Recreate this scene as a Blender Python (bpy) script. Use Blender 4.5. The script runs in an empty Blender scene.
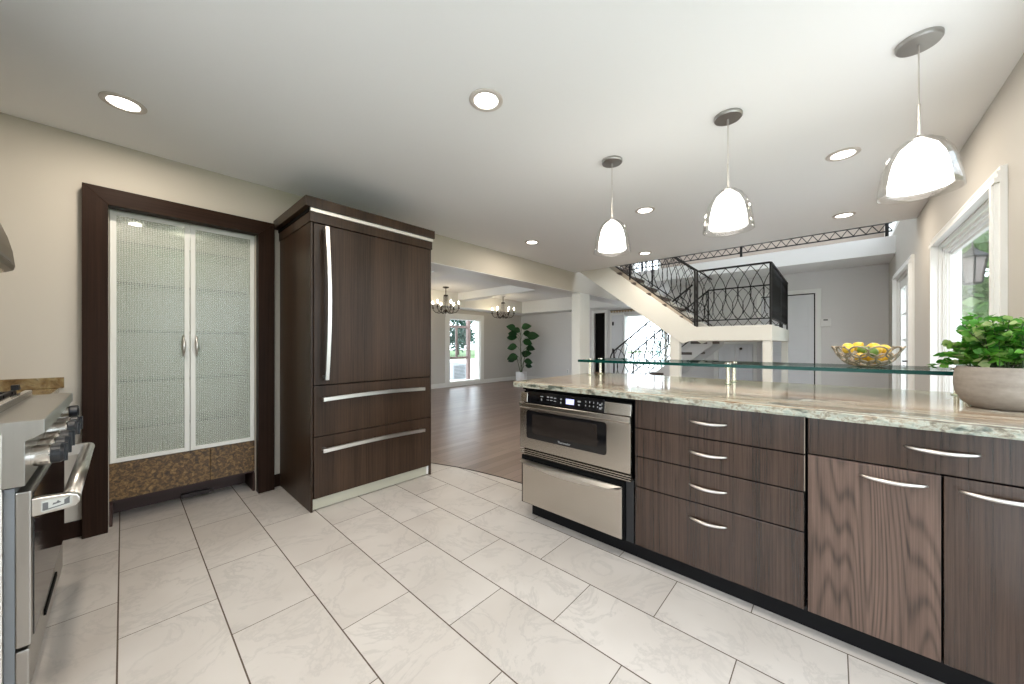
import bpy, bmesh, math, random
from mathutils import Vector, Matrix
random.seed(7)
S = bpy.context.scene
C = S.collection
PI = math.pi

# ------------------------------------------------------------------ camera, world, exposure
cam_d = bpy.data.cameras.new('camera'); cam = bpy.data.objects.new('camera', cam_d); C.objects.link(cam)
cam_d.sensor_width = 36; cam_d.lens = 354.0/1024*36; cam_d.shift_y = 3/1024; cam_d.clip_start = .02; cam_d.clip_end = 300
cam.location = (0, 0, 1.17)
cam.rotation_euler = (PI/2, 0, -math.atan2(.73975, .67288))
S.camera = cam
S.view_settings.view_transform = 'Standard'; S.view_settings.look = 'None'
S.view_settings.gamma = 1; S.view_settings.use_curve_mapping = False
S.view_settings.exposure = 0.10
W = bpy.data.worlds.new('sky'); S.world = W; W.use_nodes = True
bg = W.node_tree.nodes['Background']; bg.inputs[0].default_value = (.84, .92, 1, 1); bg.inputs[1].default_value = 5.5
DOWN_W = 10.0       # watts of one recessed downlight
S.cycles.max_bounces = 10; S.cycles.diffuse_bounces = 6; S.cycles.transparent_max_bounces = 12
S.cycles.sample_clamp_indirect = 6; S.cycles.caustics_reflective = False; S.cycles.caustics_refractive = False

# ------------------------------------------------------------------ material helpers
def mat(name):
    m = bpy.data.materials.new(name); m.use_nodes = True
    nt = m.node_tree; b = nt.nodes['Principled BSDF']
    return m, nt, b
def simple(name, col, rough=.5, metal=0, spec=.5, coat=0, emit=None, es=0):
    m, nt, b = mat(name)
    b.inputs['Base Color'].default_value = (*col, 1); b.inputs['Roughness'].default_value = rough
    b.inputs['Metallic'].default_value = metal; b.inputs['Specular IOR Level'].default_value = spec
    b.inputs['Coat Weight'].default_value = coat
    if emit: b.inputs['Emission Color'].default_value = (*emit, 1); b.inputs['Emission Strength'].default_value = es
    return m
class N:
    def __init__(s, nt): s.nt = nt
    def new(s, t, **k):
        n = s.nt.nodes.new(t)
        for a, v in k.items(): setattr(n, a, v)
        return n
    def ln(s, a, b): s.nt.links.new(a, b)
    def put(s, sock, v):
        if isinstance(v, bpy.types.NodeSocket): s.ln(v, sock)
        elif v is not None: sock.default_value = v
    def m(s, op, a, b=None, c=None):
        n = s.new('ShaderNodeMath', operation=op)
        for i, v in enumerate((a, b, c)):
            if v is not None: s.put(n.inputs[i], v)
        return n.outputs[0]
    def mix(s, f, a, b):
        n = s.new('ShaderNodeMix', data_type='RGBA')
        s.put(n.inputs[0], f)
        for i, v in ((6, a), (7, b)):
            s.put(n.inputs[i], v if isinstance(v, bpy.types.NodeSocket) else (*v, 1))
        return n.outputs[2]
    def coord(s, scale=(1, 1, 1), loc=(0, 0, 0), rot=(0, 0, 0)):
        t = s.new('ShaderNodeTexCoord'); mp = s.new('ShaderNodeMapping')
        s.ln(t.outputs['Object'], mp.inputs[0]); mp.inputs['Scale'].default_value = scale
        mp.inputs['Location'].default_value = loc; mp.inputs['Rotation'].default_value = rot
        return mp.outputs[0]
    def noise(s, vec, scale, detail=4, rough=.55, dist=0):
        n = s.new('ShaderNodeTexNoise'); s.ln(vec, n.inputs['Vector'])
        n.inputs['Scale'].default_value = scale; n.inputs['Detail'].default_value = detail
        n.inputs['Roughness'].default_value = rough; n.inputs['Distortion'].default_value = dist
        return n.outputs[0]
    def ramp(s, f, stops):
        n = s.new('ShaderNodeValToRGB'); s.ln(f, n.inputs[0]); e = n.color_ramp.elements
        while len(e) < len(stops): e.new(.5)
        for x, (p, c) in zip(e, stops): x.position = p; x.color = (*c, 1) if not isinstance(c, float) else (c, c, c, 1)
        return n.outputs[0]
    def bump(s, h, strength, dist, b):
        n = s.new('ShaderNodeBump'); n.inputs['Strength'].default_value = strength; n.inputs['Distance'].default_value = dist
        s.ln(h, n.inputs['Height']); s.ln(n.outputs[0], b.inputs['Normal'])

def paint(name, col, rough=.6, grain=.03):
    m, nt, b = mat(name); n = N(nt)
    f = n.noise(n.coord(), 1.3, 3)
    c = n.mix(n.m('MULTIPLY', f, .5), col, tuple(x*.95 for x in col))
    n.ln(c, b.inputs['Base Color']); b.inputs['Roughness'].default_value = rough
    b.inputs['Specular IOR Level'].default_value = .3
    if grain: n.bump(n.noise(n.coord(), 140, 2), grain, .002, b)
    return m
def wenge(name, dark, light, rough=.38, cathedral=False, spec=.5):
    m, nt, b = mat(name); n = N(nt)
    fine = n.noise(n.coord((105, 105, 1.6)), 1, 5, .75)
    broad = n.noise(n.coord((9, 9, .35)), 1, 3, .5)
    v = n.m('ADD', n.m('MULTIPLY', fine, .62), n.m('MULTIPLY', broad, .38))
    if cathedral:
        ring = n.noise(n.coord((1, 7.0, .48), (.3, .9, .2)), 1, 1.4, .3)
        wv = n.m('POWER', n.m('ADD', .5, n.m('MULTIPLY', n.m('SINE', n.m('MULTIPLY', ring, 185)), .5)), 2.2)
        v = n.m('SUBTRACT', n.m('ADD', n.m('MULTIPLY', v, .82), .155), n.m('MULTIPLY', wv, n.m('MULTIPLY', broad, .25)))
    c = n.ramp(v, [(.36, dark), (.50, tuple(.5*(a+d) for a, d in zip(dark, light))), (.66, light)])
    n.ln(c, b.inputs['Base Color']); b.inputs['Roughness'].default_value = rough
    b.inputs['Specular IOR Level'].default_value = spec
    n.bump(fine, .12, .002, b)
    return m
def steel(name, col, rough=.28, axis=(1, 60, 60)):
    m, nt, b = mat(name); n = N(nt)
    f = n.noise(n.coord(axis), 6, 3)
    n.ln(n.mix(n.m('MULTIPLY', f, .6), col, tuple(x*.8 for x in col)), b.inputs['Base Color'])
    b.inputs['Metallic'].default_value = 1; b.inputs['Roughness'].default_value = rough
    return m

M = {}
M['wall'] = paint('greige wall paint', (.565, .52, .45))
M['wall_gray'] = paint('grey wall paint', (.72, .71, .70))
M['wall_backlit'] = paint('wall paint with backlit shade', (.52, .49, .44))  # darker, greyer copy of the wall paint; holds the backlit wall's shade
M['wall_din'] = paint('pale grey dining paint', (.62, .595, .56))
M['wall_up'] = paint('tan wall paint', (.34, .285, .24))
M['white'] = paint('white trim paint', (.85, .85, .825), .4, 0)
M['cream'] = paint('cream stair paint', (.78, .755, .68), .45, 0)
M['ceiling'] = paint('white ceiling paint', (.90, .905, .90), .8)
M['ceiling_white'] = paint('bright white ceiling paint', (.86, .86, .86), .8)
M['door_white'] = paint('white door paint', (.74, .75, .77), .4, 0)
M['wenge'] = wenge('dark wenge veneer', (.011, .0056, .003), (.062, .034, .019), spec=.26)
M['wenge_case'] = wenge('casing wood', (.008, .0036, .0019), (.030, .0140, .0080), .5, spec=.10)
M['wenge_island'] = wenge('island veneer', (.011, .006, .004), (.072, .041, .028), .25, spec=.6)
M['wenge_bold'] = wenge('bold grained veneer', (.024, .014, .010), (.150, .094, .070), .36, True, .5)
M['kick'] = simple('black toe kick', (.004, .004, .005), .5, 0, .2)
M['black'] = simple('black gap', (.003, .003, .003), .7, 0, .12)
M['steel'] = steel('brushed steel', (.60, .56, .51), .23, (60, 1, 60))
M['steel_v'] = steel('brushed steel sheet', (.46, .445, .42), .3, (12, 12, .3))
M['nickel'] = simple('brushed nickel', (.66, .63, .59), .3, 1)
M['chrome'] = simple('polished chrome', (.74, .73, .70), .15, 1)
M['canopy'] = simple('satin nickel canopy', (.42, .41, .39), .38, 1)
M['satin'] = simple('satin aluminium', (.78, .75, .70), .4, .6)
M['whiteframe'] = simple('white aluminium frame', (.74, .74, .70), .4)
M['blackglass'] = simple('black glass', (.006, .006, .007), .06, 0, .6)
M['iron'] = simple('wrought iron', (.008, .007, .007), .5, 0, .3)
M['bronze'] = simple('oil rubbed bronze', (.045, .035, .03), .4, .7)
M['concrete_pot'] = None
M['bulb'] = simple('warm bulb', (1, .9, .7), .4, emit=(1, .82, .55), es=65)
M['lens'] = simple('downlight lens', (1, .97, .92), .4, emit=(1, .95, .88), es=9)
M['opal'] = simple('opal glass lit', (1, 1, 1), .3, emit=(1, .955, .90), es=7)
M['lcd'] = simple('lit display', (.4, .4, .7), .3, emit=(.50, .52, .85), es=1.0)
M['mark'] = simple('pale print', (.30, .30, .30), .5)
M['greyprint'] = simple('grey print', (.10, .10, .10), .5)
M['wire'] = simple('brass wire', (.36, .29, .21), .4, .5)
M['teal_edge'] = simple('glass edge', (.003, .050, .040), .25, 0, .2)
M['edge_wood'] = simple('pale edge banding', (.22, .17, .13), .5)
M['string'] = simple('tan stair string', (.42, .36, .29), .6)
M['pot_white'] = simple('white ceramic', (.80, .80, .80), .35)
M['soil'] = simple('dark soil', (.012, .009, .006), .9)
M['bark'] = simple('bark', (.10, .07, .05), .9)
M['stem'] = simple('plant stem', (.05, .08, .025), .6)
M['brownframe'] = simple('brown sash', (.23, .16, .145), .5)
M['acgrey'] = simple('grey metal cabinet', (.33, .36, .38), .5)
M['tread'] = simple('dark stair tread', (.085, .062, .050), .5)
M['plastic'] = simple('white plastic', (.78, .77, .75), .4)
M['cooktop'] = simple('cooktop enamel', (.05, .03, .025), .25)
M['knob'] = simple('blue black knob', (.014, .017, .022), .3, 0, .6)
M['hood_steel'] = simple('bronze toned hood steel', (.21, .175, .135), .38, 1)
M['hood_glass'] = simple('dark hood liner', (.02, .016, .012), .3)
M['lamp_glass'] = simple('lantern glass', (.22, .18, .17), .2)
M['vent'] = simple('brown register', (.03, .017, .012), .5)
M['grille'] = simple('pale toe grille', (.47, .46, .37), .4, .3)

def build_tile():
    m, nt, b = mat('marble look tile'); n = N(nt)
    t = n.new('ShaderNodeTexCoord'); sp = n.new('ShaderNodeSeparateXYZ'); n.ln(t.outputs['Object'], sp.inputs[0])
    u = n.m('DIVIDE', n.m('ADD', sp.outputs[0], .014), .31)
    row = n.m('FLOOR', u); fu = n.m('SUBTRACT', u, row)
    par = n.m('MODULO', n.m('ADD', row, 40), 2)
    v = n.m('DIVIDE', n.m('ADD', n.m('SUBTRACT', sp.outputs[1], .268), n.m('MULTIPLY', par, .306)), .612)
    col = n.m('FLOOR', v); fv = n.m('SUBTRACT', v, col)
    du = n.m('MULTIPLY', n.m('MINIMUM', fu, n.m('SUBTRACT', 1, fu)), .31)
    dv = n.m('MULTIPLY', n.m('MINIMUM', fv, n.m('SUBTRACT', 1, fv)), .612)
    gu = n.m('LESS_THAN', du, .0026); gv = n.m('LESS_THAN', dv, .0019)
    cell = n.new('ShaderNodeCombineXYZ'); n.ln(n.m('MULTIPLY', row, 7.13), cell.inputs[0]); n.ln(n.m('MULTIPLY', col, 3.71), cell.inputs[1])
    ad = n.new('ShaderNodeVectorMath', operation='ADD'); n.ln(t.outputs['Object'], ad.inputs[0]); n.ln(cell.outputs[0], ad.inputs[1])
    wn = n.new('ShaderNodeTexWhiteNoise', noise_dimensions='2D'); n.ln(cell.outputs[0], wn.inputs['Vector'])
    a = n.noise(ad.outputs[0], 3.4, 8, .66, .8)
    vein = n.m('ABSOLUTE', n.m('SUBTRACT', a, .5))
    big = n.noise(ad.outputs[0], 1.6, 3)
    base = n.ramp(big, [(.35, (.475, .432, .392)), (.65, (.56, .518, .478))])
    base = n.mix(n.m('MULTIPLY', wn.outputs[0], .14), base, (.50, .48, .45))
    strength = n.m('MULTIPLY', n.m('SUBTRACT', 1, n.m('MINIMUM', n.m('MULTIPLY', vein, 30), 1)), n.m('MULTIPLY', n.noise(ad.outputs[0], 2.1, 2), .80))
    c = n.mix(strength, base, (.36, .335, .31))
    c = n.mix(gv, c, (.11, .085, .065))
    c = n.mix(gu, c, (.085, .06, .042))
    n.ln(c, b.inputs['Base Color'])
    n.ln(n.m('ADD', .30, n.m('MULTIPLY', n.m('MAXIMUM', gu, gv), .5)), b.inputs['Roughness'])
    b.inputs['Specular IOR Level'].default_value = .4
    n.bump(n.m('SUBTRACT', 1, n.m('MAXIMUM', gu, gv)), .3, .002, b)
    return m
M['tile'] = build_tile()
def build_planks():
    m, nt, b = mat('grey brown wood planks'); n = N(nt)
    br = n.new('ShaderNodeTexBrick'); n.ln(n.coord(rot=(0, 0, .0)), br.inputs['Vector'])
    br.inputs['Scale'].default_value = 1; br.inputs['Brick Width'].default_value = 1.1; br.inputs['Row Height'].default_value = .105
    br.inputs['Mortar Size'].default_value = .0022; br.inputs['Color1'].default_value = (.16, .108, .088, 1)
    br.inputs['Color2'].default_value = (.26, .19, .16, 1); br.inputs['Mortar'].default_value = (.07, .045, .035, 1); br.offset = .37
    g = n.noise(n.coord((4, 70, 4)), 1, 5, .65)
    c = n.mix(n.m('MULTIPLY', g, .55), br.outputs[0], (.135, .09, .072))
    n.ln(c, b.inputs['Base Color']); b.inputs['Roughness'].default_value = .3
    n.bump(g, .08, .002, b)
    return m
M['planks'] = build_planks()
def build_granite(name, warm=0):
    m, nt, b = mat(name); n = N(nt)
    st = n.noise(n.coord((16, 16, 16) if warm else (9, 1.5, 12)), 1, 5, .6, .5)
    spk = n.noise(n.coord((1, 1, 1)), 42, 5, .7)
    blob = n.noise(n.coord((1, .6, 1)), 13, 4, .6, .4)
    if warm:
        c = n.ramp(st, [(.25, (.05, .03, .015)), (.42, (.20, .13, .06)), (.55, (.30, .23, .12)), (.7, (.14, .12, .07))])
    else:
        c = n.ramp(st, [(.27, (.07, .036, .018)), (.37, (.20, .115, .062)), (.44, (.33, .25, .17)), (.53, (.39, .33, .255)), (.59, (.15, .14, .12)), (.65, (.31, .22, .145)), (.76, (.22, .13, .07))])
    c = n.mix(n.ramp(blob, [(.60, 0.0), (.67, .7)]), c, (.07, .085, .07) if not warm else (.08, .06, .035))
    c = n.mix(n.ramp(blob, [(.28, .6), (.38, 0.0)]), c, (.55, .56, .50) if not warm else (.55, .50, .36))
    c = n.mix(n.ramp(spk, [(.55, 0.0), (.70, .55)]), c, (.15, .12, .09))
    n.ln(c, b.inputs['Base Color']); b.inputs['Roughness'].default_value = .09; b.inputs['Specular IOR Level'].default_value = .24
    return m
M['granite'] = build_granite('polished granite')
M['granite_warm'] = build_granite('warm granite', 1)
def build_edge():                         # rough chiselled green white edge of the slab
    m, nt, b = mat('chiselled granite edge'); n = N(nt)
    a = n.noise(n.coord((1, .7, 1)), 48, 5, .7, .5); a2 = n.noise(n.coord((1, .5, 1.2), (3, 5, 1)), 11, 4, .6)
    c = n.ramp(a, [(.32, (.06, .06, .045)), (.42, (.24, .21, .155)), (.52, (.40, .40, .33)), (.62, (.25, .28, .235)), (.74, (.48, .46, .40))])
    c = n.mix(n.ramp(a2, [(.58, 0.0), (.64, .9)]), c, (.03, .045, .032))
    c = n.mix(n.ramp(a2, [(.30, .7), (.38, 0.0)]), c, (.36, .22, .12))
    n.ln(c, b.inputs['Base Color']); b.inputs['Roughness'].default_value = .3
    n.bump(a, .7, .008, b)
    return m
M['granite_edge'] = build_edge()
def build_cork():
    m, nt, b = mat('brown pebbled panel'); n = N(nt)
    a = n.noise(n.coord(), 42, 4, .7, .6)
    c = n.ramp(a, [(.33, (.018, .009, .004)), (.48, (.085, .044, .013)), (.60, (.20, .115, .036)), (.74, (.33, .21, .08))])
    n.ln(c, b.inputs['Base Color']); b.inputs['Roughness'].default_value = .45
    n.bump(a, .3, .003, b)
    return m
M['cork'] = build_cork()
def glassy(name, tint, gloss=.08, body=None, bodyf=0.0, rough=.0):
    m, nt, b = mat(name); n = N(nt); nt.nodes.remove(b)
    out = nt.nodes['Material Output']
    tr = n.new('ShaderNodeBsdfTransparent'); tr.inputs[0].default_value = (*tint, 1)
    gl = n.new('ShaderNodeBsdfGlossy'); gl.inputs['Roughness'].default_value = rough
    fr = n.new('ShaderNodeLayerWeight'); fr.inputs[0].default_value = .5
    cur = tr.outputs[0]
    if body:
        df = n.new('ShaderNodeBsdfDiffuse'); df.inputs[0].default_value = (*body, 1)
        mx = n.new('ShaderNodeMixShader'); n.put(mx.inputs[0], bodyf(n) if callable(bodyf) else bodyf)
        n.ln(cur, mx.inputs[1]); n.ln(df.outputs[0], mx.inputs[2]); cur = mx.outputs[0]
    mx = n.new('ShaderNodeMixShader'); n.ln(n.m('ADD', n.m('MULTIPLY', n.m('POWER', fr.outputs['Facing'], 4), .55), .03+gloss*.08), mx.inputs[0])
    n.ln(cur, mx.inputs[1]); n.ln(gl.outputs[0], mx.inputs[2]); n.ln(mx.outputs[0], out.inputs[0])
    return m
M['pane'] = glassy('window glass', (.97, .98, .98))
M['clear'] = glassy('clear shade glass', (.98, .975, .97), .6)
M['shelf_glass'] = glassy('shelf glass', (.80, .93, .88), .2)
M['bar_glass'] = glassy('raised bar glass', (.80, .92, .88), .3)
def reed(n):
    sp = n.new('ShaderNodeSeparateXYZ'); t = n.new('ShaderNodeTexCoord'); n.ln(t.outputs['Object'], sp.inputs[0])
    a = n.m('ABSOLUTE', n.m('SINE', n.m('MULTIPLY', sp.outputs[0], 260)))
    c = n.m('ABSOLUTE', n.m('SINE', n.m('MULTIPLY', sp.outputs[2], 260)))
    return n.m('ADD', .22, n.m('MULTIPLY', n.m('MULTIPLY', a, c), .42))
M['reeded'] = glassy('reeded cabinet glass', (.88, .91, .86), .15, (.60, .61, .55), reed, .25)
def build_leaf(name, stops, trans=.35, rough=.45):
    m, nt, b = mat(name); n = N(nt)
    g = n.new('ShaderNodeNewGeometry')
    c = n.ramp(g.outputs['Random Per Island'], stops)
    n.ln(c, b.inputs['Base Color']); b.inputs['Roughness'].default_value = rough
    b.inputs['Specular IOR Level'].default_value = .35
    tl = n.new('ShaderNodeBsdfTranslucent'); n.ln(c, tl.inputs[0])
    mx = n.new('ShaderNodeMixShader'); mx.inputs[0].default_value = trans
    n.ln(b.outputs[0], mx.inputs[1]); n.ln(tl.outputs[0], mx.inputs[2]); n.ln(mx.outputs[0], nt.nodes['Material Output'].inputs[0])
    return m
M['leaf_pot'] = build_leaf('fresh small leaf', [(.0, (.022, .12, .010)), (.40, (.06, .24, .018)), (.72, (.15, .36, .04)), (1, (.45, .48, .24))])
M['leaf_dark'] = build_leaf('dark broad leaf', [(0, (.004, .035, .010)), (1, (.012, .075, .016))], .1)
M['leaf_tree'] = build_leaf('tree leaf', [(0, (.09, .22, .05)), (.5, (.20, .38, .11)), (1, (.38, .54, .24))], .45, .6)
M['leaf_far'] = build_leaf('blue green tree leaf', [(0, (.03, .09, .07)), (1, (.07, .16, .12))], .3, .7)
M['leaf_teal'] = build_leaf('pale teal leaf', [(0, (.10, .25, .22)), (1, (.22, .40, .36))], .3, .7)
def build_pot():
    m, nt, b = mat('weathered stone pot'); n = N(nt)
    a = n.noise(n.coord((2, 2, 9)), 3, 5, .6); a2 = n.noise(n.coord(), 60, 3)
    c = n.ramp(n.m('ADD', n.m('MULTIPLY', a, .75), n.m('MULTIPLY', a2, .25)), [(.33, (.20, .165, .135)), (.6, (.29, .25, .21)), (.75, (.34, .31, .27))])
    n.ln(c, b.inputs['Base Color']); b.inputs['Roughness'].default_value = .7
    n.bump(a2, .15, .003, b)
    return m
M['concrete_pot'] = build_pot()
def fruit(name, c0, c1):
    m, nt, b = mat(name); n = N(nt)
    n.ln(n.mix(n.noise(n.coord(), 14, 3), c0, c1), b.inputs['Base Color']); b.inputs['Roughness'].default_value = .38
    n.bump(n.noise(n.coord(), 160, 2), .12, .002, b)
    return m
M['lemon'] = fruit('lemon peel', (.85, .50, .02), (.90, .62, .08))
M['orange'] = fruit('deep yellow peel', (.74, .40, .015), (.82, .48, .03))
M['lime'] = fruit('lime peel', (.07, .15, .012), (.16, .27, .03))
def build_ground(name, c0, c1, sc):
    m, nt, b = mat(name); n = N(nt)
    n.ln(n.mix(n.noise(n.coord(), sc, 5, .7), c0, c1), b.inputs['Base Color']); b.inputs['Roughness'].default_value = .9
    return m
M['patio'] = build_ground('pale concrete', (.60, .59, .57), (.72, .71, .69), 3)
M['lawn'] = build_ground('lawn grass', (.06, .13, .035), (.11, .19, .06), 40)
M['stucco'] = paint('white stucco', (.86, .86, .86), .8)

# ------------------------------------------------------------------ mesh helpers
ORG = {}
class MB:
    def __init__(s): s.bm = bmesh.new()
    def box(s, x0, x1, y0, y1, z0, z1):
        vs = [s.bm.verts.new((x, y, z)) for x in (x0, x1) for y in (y0, y1) for z in (z0, z1)]
        for f in ((0, 1, 3, 2), (4, 6, 7, 5), (0, 4, 5, 1), (2, 3, 7, 6), (0, 2, 6, 4), (1, 5, 7, 3)):
            s.bm.faces.new([vs[i] for i in f])
        return s
    def prism(s, poly, axis, a, b):
        def P(u, v, w): return {'x': (w, u, v), 'y': (u, w, v), 'z': (u, v, w)}[axis]
        lo = [s.bm.verts.new(P(u, v, a)) for u, v in poly]; hi = [s.bm.verts.new(P(u, v, b)) for u, v in poly]
        n = len(poly)
        s.bm.faces.new(lo); s.bm.faces.new(hi[::-1])
        for i in range(n): s.bm.faces.new((lo[i], lo[(i+1) % n], hi[(i+1) % n], hi[i]))
        return s
    def tube(s, pts, r, n=6, closed=False, cap=True):
        pts = [Vector(p) for p in pts]; k = len(pts); rings = []
        rr = r if isinstance(r, (list, tuple)) else [r]*k
        prev = None
        for i, p in enumerate(pts):
            if closed: t = pts[(i+1) % k] - pts[i-1]
            else: t = pts[min(i+1, k-1)] - pts[max(i-1, 0)]
            t.normalize()
            if prev is None:
                up = Vector((0, 0, 1)) if abs(t.z) < .9 else Vector((1, 0, 0))
                a = t.cross(up).normalized()
            else:
                a = (prev - t*prev.dot(t))
                a = a.normalized() if a.length > 1e-6 else t.orthogonal().normalized()
            prev = a; b = t.cross(a)
            rings.append([s.bm.verts.new(p + (a*math.cos(q*2*PI/n) + b*math.sin(q*2*PI/n))*rr[i]) for q in range(n)])
        for i in range(k if closed else k-1):
            A, B = rings[i], rings[(i+1) % k]
            for q in range(n): s.bm.faces.new((A[q], A[(q+1) % n], B[(q+1) % n], B[q]))
        if not closed and cap:
            s.bm.faces.new(rings[0][::-1]); s.bm.faces.new(rings[-1])
        return s
    def bar(s, p, q, w, h=None):          # square section bar
        p, q = Vector(p), Vector(q); t = (q-p).normalized()
        up = Vector((0, 0, 1)) if abs(t.z) < .95 else Vector((1, 0, 0))
        a = t.cross(up).normalized()*w/2; b = t.cross(a).normalized()*(h or w)/2
        A = [s.bm.verts.new(p+x) for x in (a+b, a-b, -a-b, -a+b)]; B = [s.bm.verts.new(q+x) for x in (a+b, a-b, -a-b, -a+b)]
        s.bm.faces.new(A[::-1]); s.bm.faces.new(B)
        for i in range(4): s.bm.faces.new((A[i], A[(i+1) % 4], B[(i+1) % 4], B[i]))
        return s
    def lathe(s, prof, c=(0, 0, 0), n=32, axis='z', close=False):
        rings = []
        for r, h in prof:
            ring = []
            if r < 1e-6:
                ring = [s.bm.verts.new(s._ax(0, 0, h, c, axis))]
            else:
                for q in range(n):
                    a = q*2*PI/n; ring.append(s.bm.verts.new(s._ax(r*math.cos(a), r*math.sin(a), h, c, axis)))
            rings.append(ring)
        seq = list(zip(rings, rings[1:])) + ([(rings[-1], rings[0])] if close else [])
        for A, B in seq:
            if len(A) == 1 and len(B) == 1: continue
            for q in range(n):
                q2 = (q+1) % n
                if len(A) == 1: s.bm.faces.new((A[0], B[q2], B[q]))
                elif len(B) == 1: s.bm.faces.new((A[q], A[q2], B[0]))
                else: s.bm.faces.new((A[q], A[q2], B[q2], B[q]))
        return s
    def _ax(s, x, y, h, c, axis):
        v = {'z': (x, y, h), 'x': (h, x, y), 'y': (x, h, y)}[axis]
        return (v[0]+c[0], v[1]+c[1], v[2]+c[2])
    def leaf(s, p, d, nrm, L, Wd, cup=.15, seg=4):
        p = Vector(p); d = Vector(d).normalized(); nrm = Vector(nrm); side = d.cross(nrm)
        if side.length < 1e-4: side = d.orthogonal()
        side.normalize(); nrm = side.cross(d).normalized()
        mid = []; lf = []; rt = []
        for i in range(seg+1):
            t = i/seg; w = Wd*.5*math.sin(PI*(t**.8)*.97+.03); q = p + d*L*t + nrm*(-L*cup*t*t)
            mid.append(s.bm.verts.new(q))
            if 0 < i < seg:
                lf.append(s.bm.verts.new(q + side*w + nrm*w*.3)); rt.append(s.bm.verts.new(q - side*w + nrm*w*.3))
        for X, fl in ((lf, 0), (rt, 1)):
            fs = [(mid[0], mid[1], X[0])] + [(mid[i], mid[i+1], X[i], X[i-1]) for i in range(1, seg-1)] + [(mid[seg-1], mid[seg], X[seg-2])]
            for f in fs: s.bm.faces.new(f if fl else f[::-1])
        return s
    def obj(s, name, m, parent=None, bevel=0, smooth=False, origin=None, seg=2, angle=40):
        bm = s.bm
        bmesh.ops.recalc_face_normals(bm, faces=bm.faces[:])
        if origin is None:
            if parent is not None: origin = ORG[parent.name]
            else:
                xs = [v.co for v in bm.verts]
                origin = Vector(((min(v.x for v in xs)+max(v.x for v in xs))/2, (min(v.y for v in xs)+max(v.y for v in xs))/2, min(v.z for v in xs)))
        origin = Vector(origin)
        bmesh.ops.translate(bm, verts=bm.verts[:], vec=-origin)
        me = bpy.data.meshes.new(name); bm.to_mesh(me); bm.free()
        for x in (m if isinstance(m, list) else [m]): me.materials.append(x)
        o = bpy.data.objects.new(name, me); C.objects.link(o)
        ORG[o.name] = origin
        if parent is not None: o.parent = parent
        else: o.location = origin
        if smooth:
            for p in me.polygons: p.use_smooth = True
        if bevel:
            b = o.modifiers.new('bevel', 'BEVEL'); b.width = bevel; b.segments = seg; b.limit_method = 'ANGLE'; b.angle_limit = math.radians(30)
        return o
def box(name, m, x0, x1, y0, y1, z0, z1, parent=None, bevel=0, **k):
    return MB().box(x0, x1, y0, y1, z0, z1).obj(name, m, parent, bevel, **k)
def tag(o, label, cat, group=None):
    o['label'] = label; o['category'] = cat
    if group: o['group'] = group
    return o
def thing(name, label, cat, loc, group=None):
    o = bpy.data.objects.new(name, None); C.objects.link(o); o.location = loc; o.empty_display_size = .1
    ORG[o.name] = Vector(loc)
    return tag(o, label, cat, group)
def struct(o):
    o['kind'] = 'structure'; return o
def copy_tree(src, loc=None, label=None, parent=None):
    c = src.copy(); C.objects.link(c); ORG[c.name] = ORG.get(src.name, Vector())
    if parent is not None: c.parent = parent
    if loc is not None: c.location = loc
    if label: c['label'] = label
    for ch in [x for x in src.children]: copy_tree(ch, parent=c)
    return c
def subdiv(o, lv=2):
    s = o.modifiers.new('sub', 'SUBSURF'); s.levels = lv; s.render_levels = lv; return o

def wall(name, m, axis, a0, a1, t0, t1, z0, z1, holes=()):
    """axis 'x': runs along X, thickness in Y from t0 to t1; holes (a0,a1,z0,z1)"""
    us = sorted({a0, a1, *[h[0] for h in holes], *[h[1] for h in holes]}); us = [u for u in us if a0 <= u <= a1]
    b = MB()
    for u0, u1 in zip(us, us[1:]):
        cuts = sorted([(h[2], h[3]) for h in holes if h[0] <= u0+1e-6 and h[1] >= u1-1e-6])
        z = z0
        for c0, c1 in cuts + [(z1, z1)]:
            if c0 > z+1e-6:
                if axis == 'x': b.box(u0, u1, t0, t1, z, c0)
                else: b.box(t0, t1, u0, u1, z, c0)
            z = max(z, c1)
    bmesh.ops.remove_doubles(b.bm, verts=b.bm.verts[:], dist=1e-5)
    return struct(b.obj(name, m, origin=(0, 0, 0)))

# ------------------------------------------------------------------ the shell
CZ = 2.46            # kitchen ceiling
YW = -.62            # window wall
YN = 3.42            # pantry wall
bpoly = [(-.87, YW), (2.285, YW), (2.28, .6), (2.275, 1.6), (2.262, 1.96), (2.24, 2.2), (2.205, 2.42), (2.15, 2.67), (2.06, 2.93), (1.95, 3.15), (1.86, 3.30), (1.80, 3.42), (1.80, YN), (.80, YN), (.80, 4.1), (-.12, 4.1), (-.12, YN), (-.87, YN)]
tile_poly = [p for i, p in enumerate(bpoly) if i == 0 or p != bpoly[i-1]]
struct(MB().prism(tile_poly, 'z', -.02, 0).obj('floor', M['tile'], origin=(0, 0, 0)))
struct(box('floor_dining', M['planks'], -1.0, 9.3, -.75, 8.1, -.05, -.006, origin=(0, 0, 0)))
edge = [(2.285, YW, 0), (2.28, .6, 0), (2.275, 1.6, 0), (2.262, 1.96, 0), (2.24, 2.2, 0), (2.205, 2.42, 0), (2.15, 2.67, 0), (2.06, 2.93, 0), (1.95, 3.15, 0), (1.86, 3.30, 0)]
struct(MB().tube([(x+.006, y, -.003) for x, y, z in edge], .0075, 6).obj('trim_1', simple('dark transition strip', (.02, .012, .01), .5)))

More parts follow.
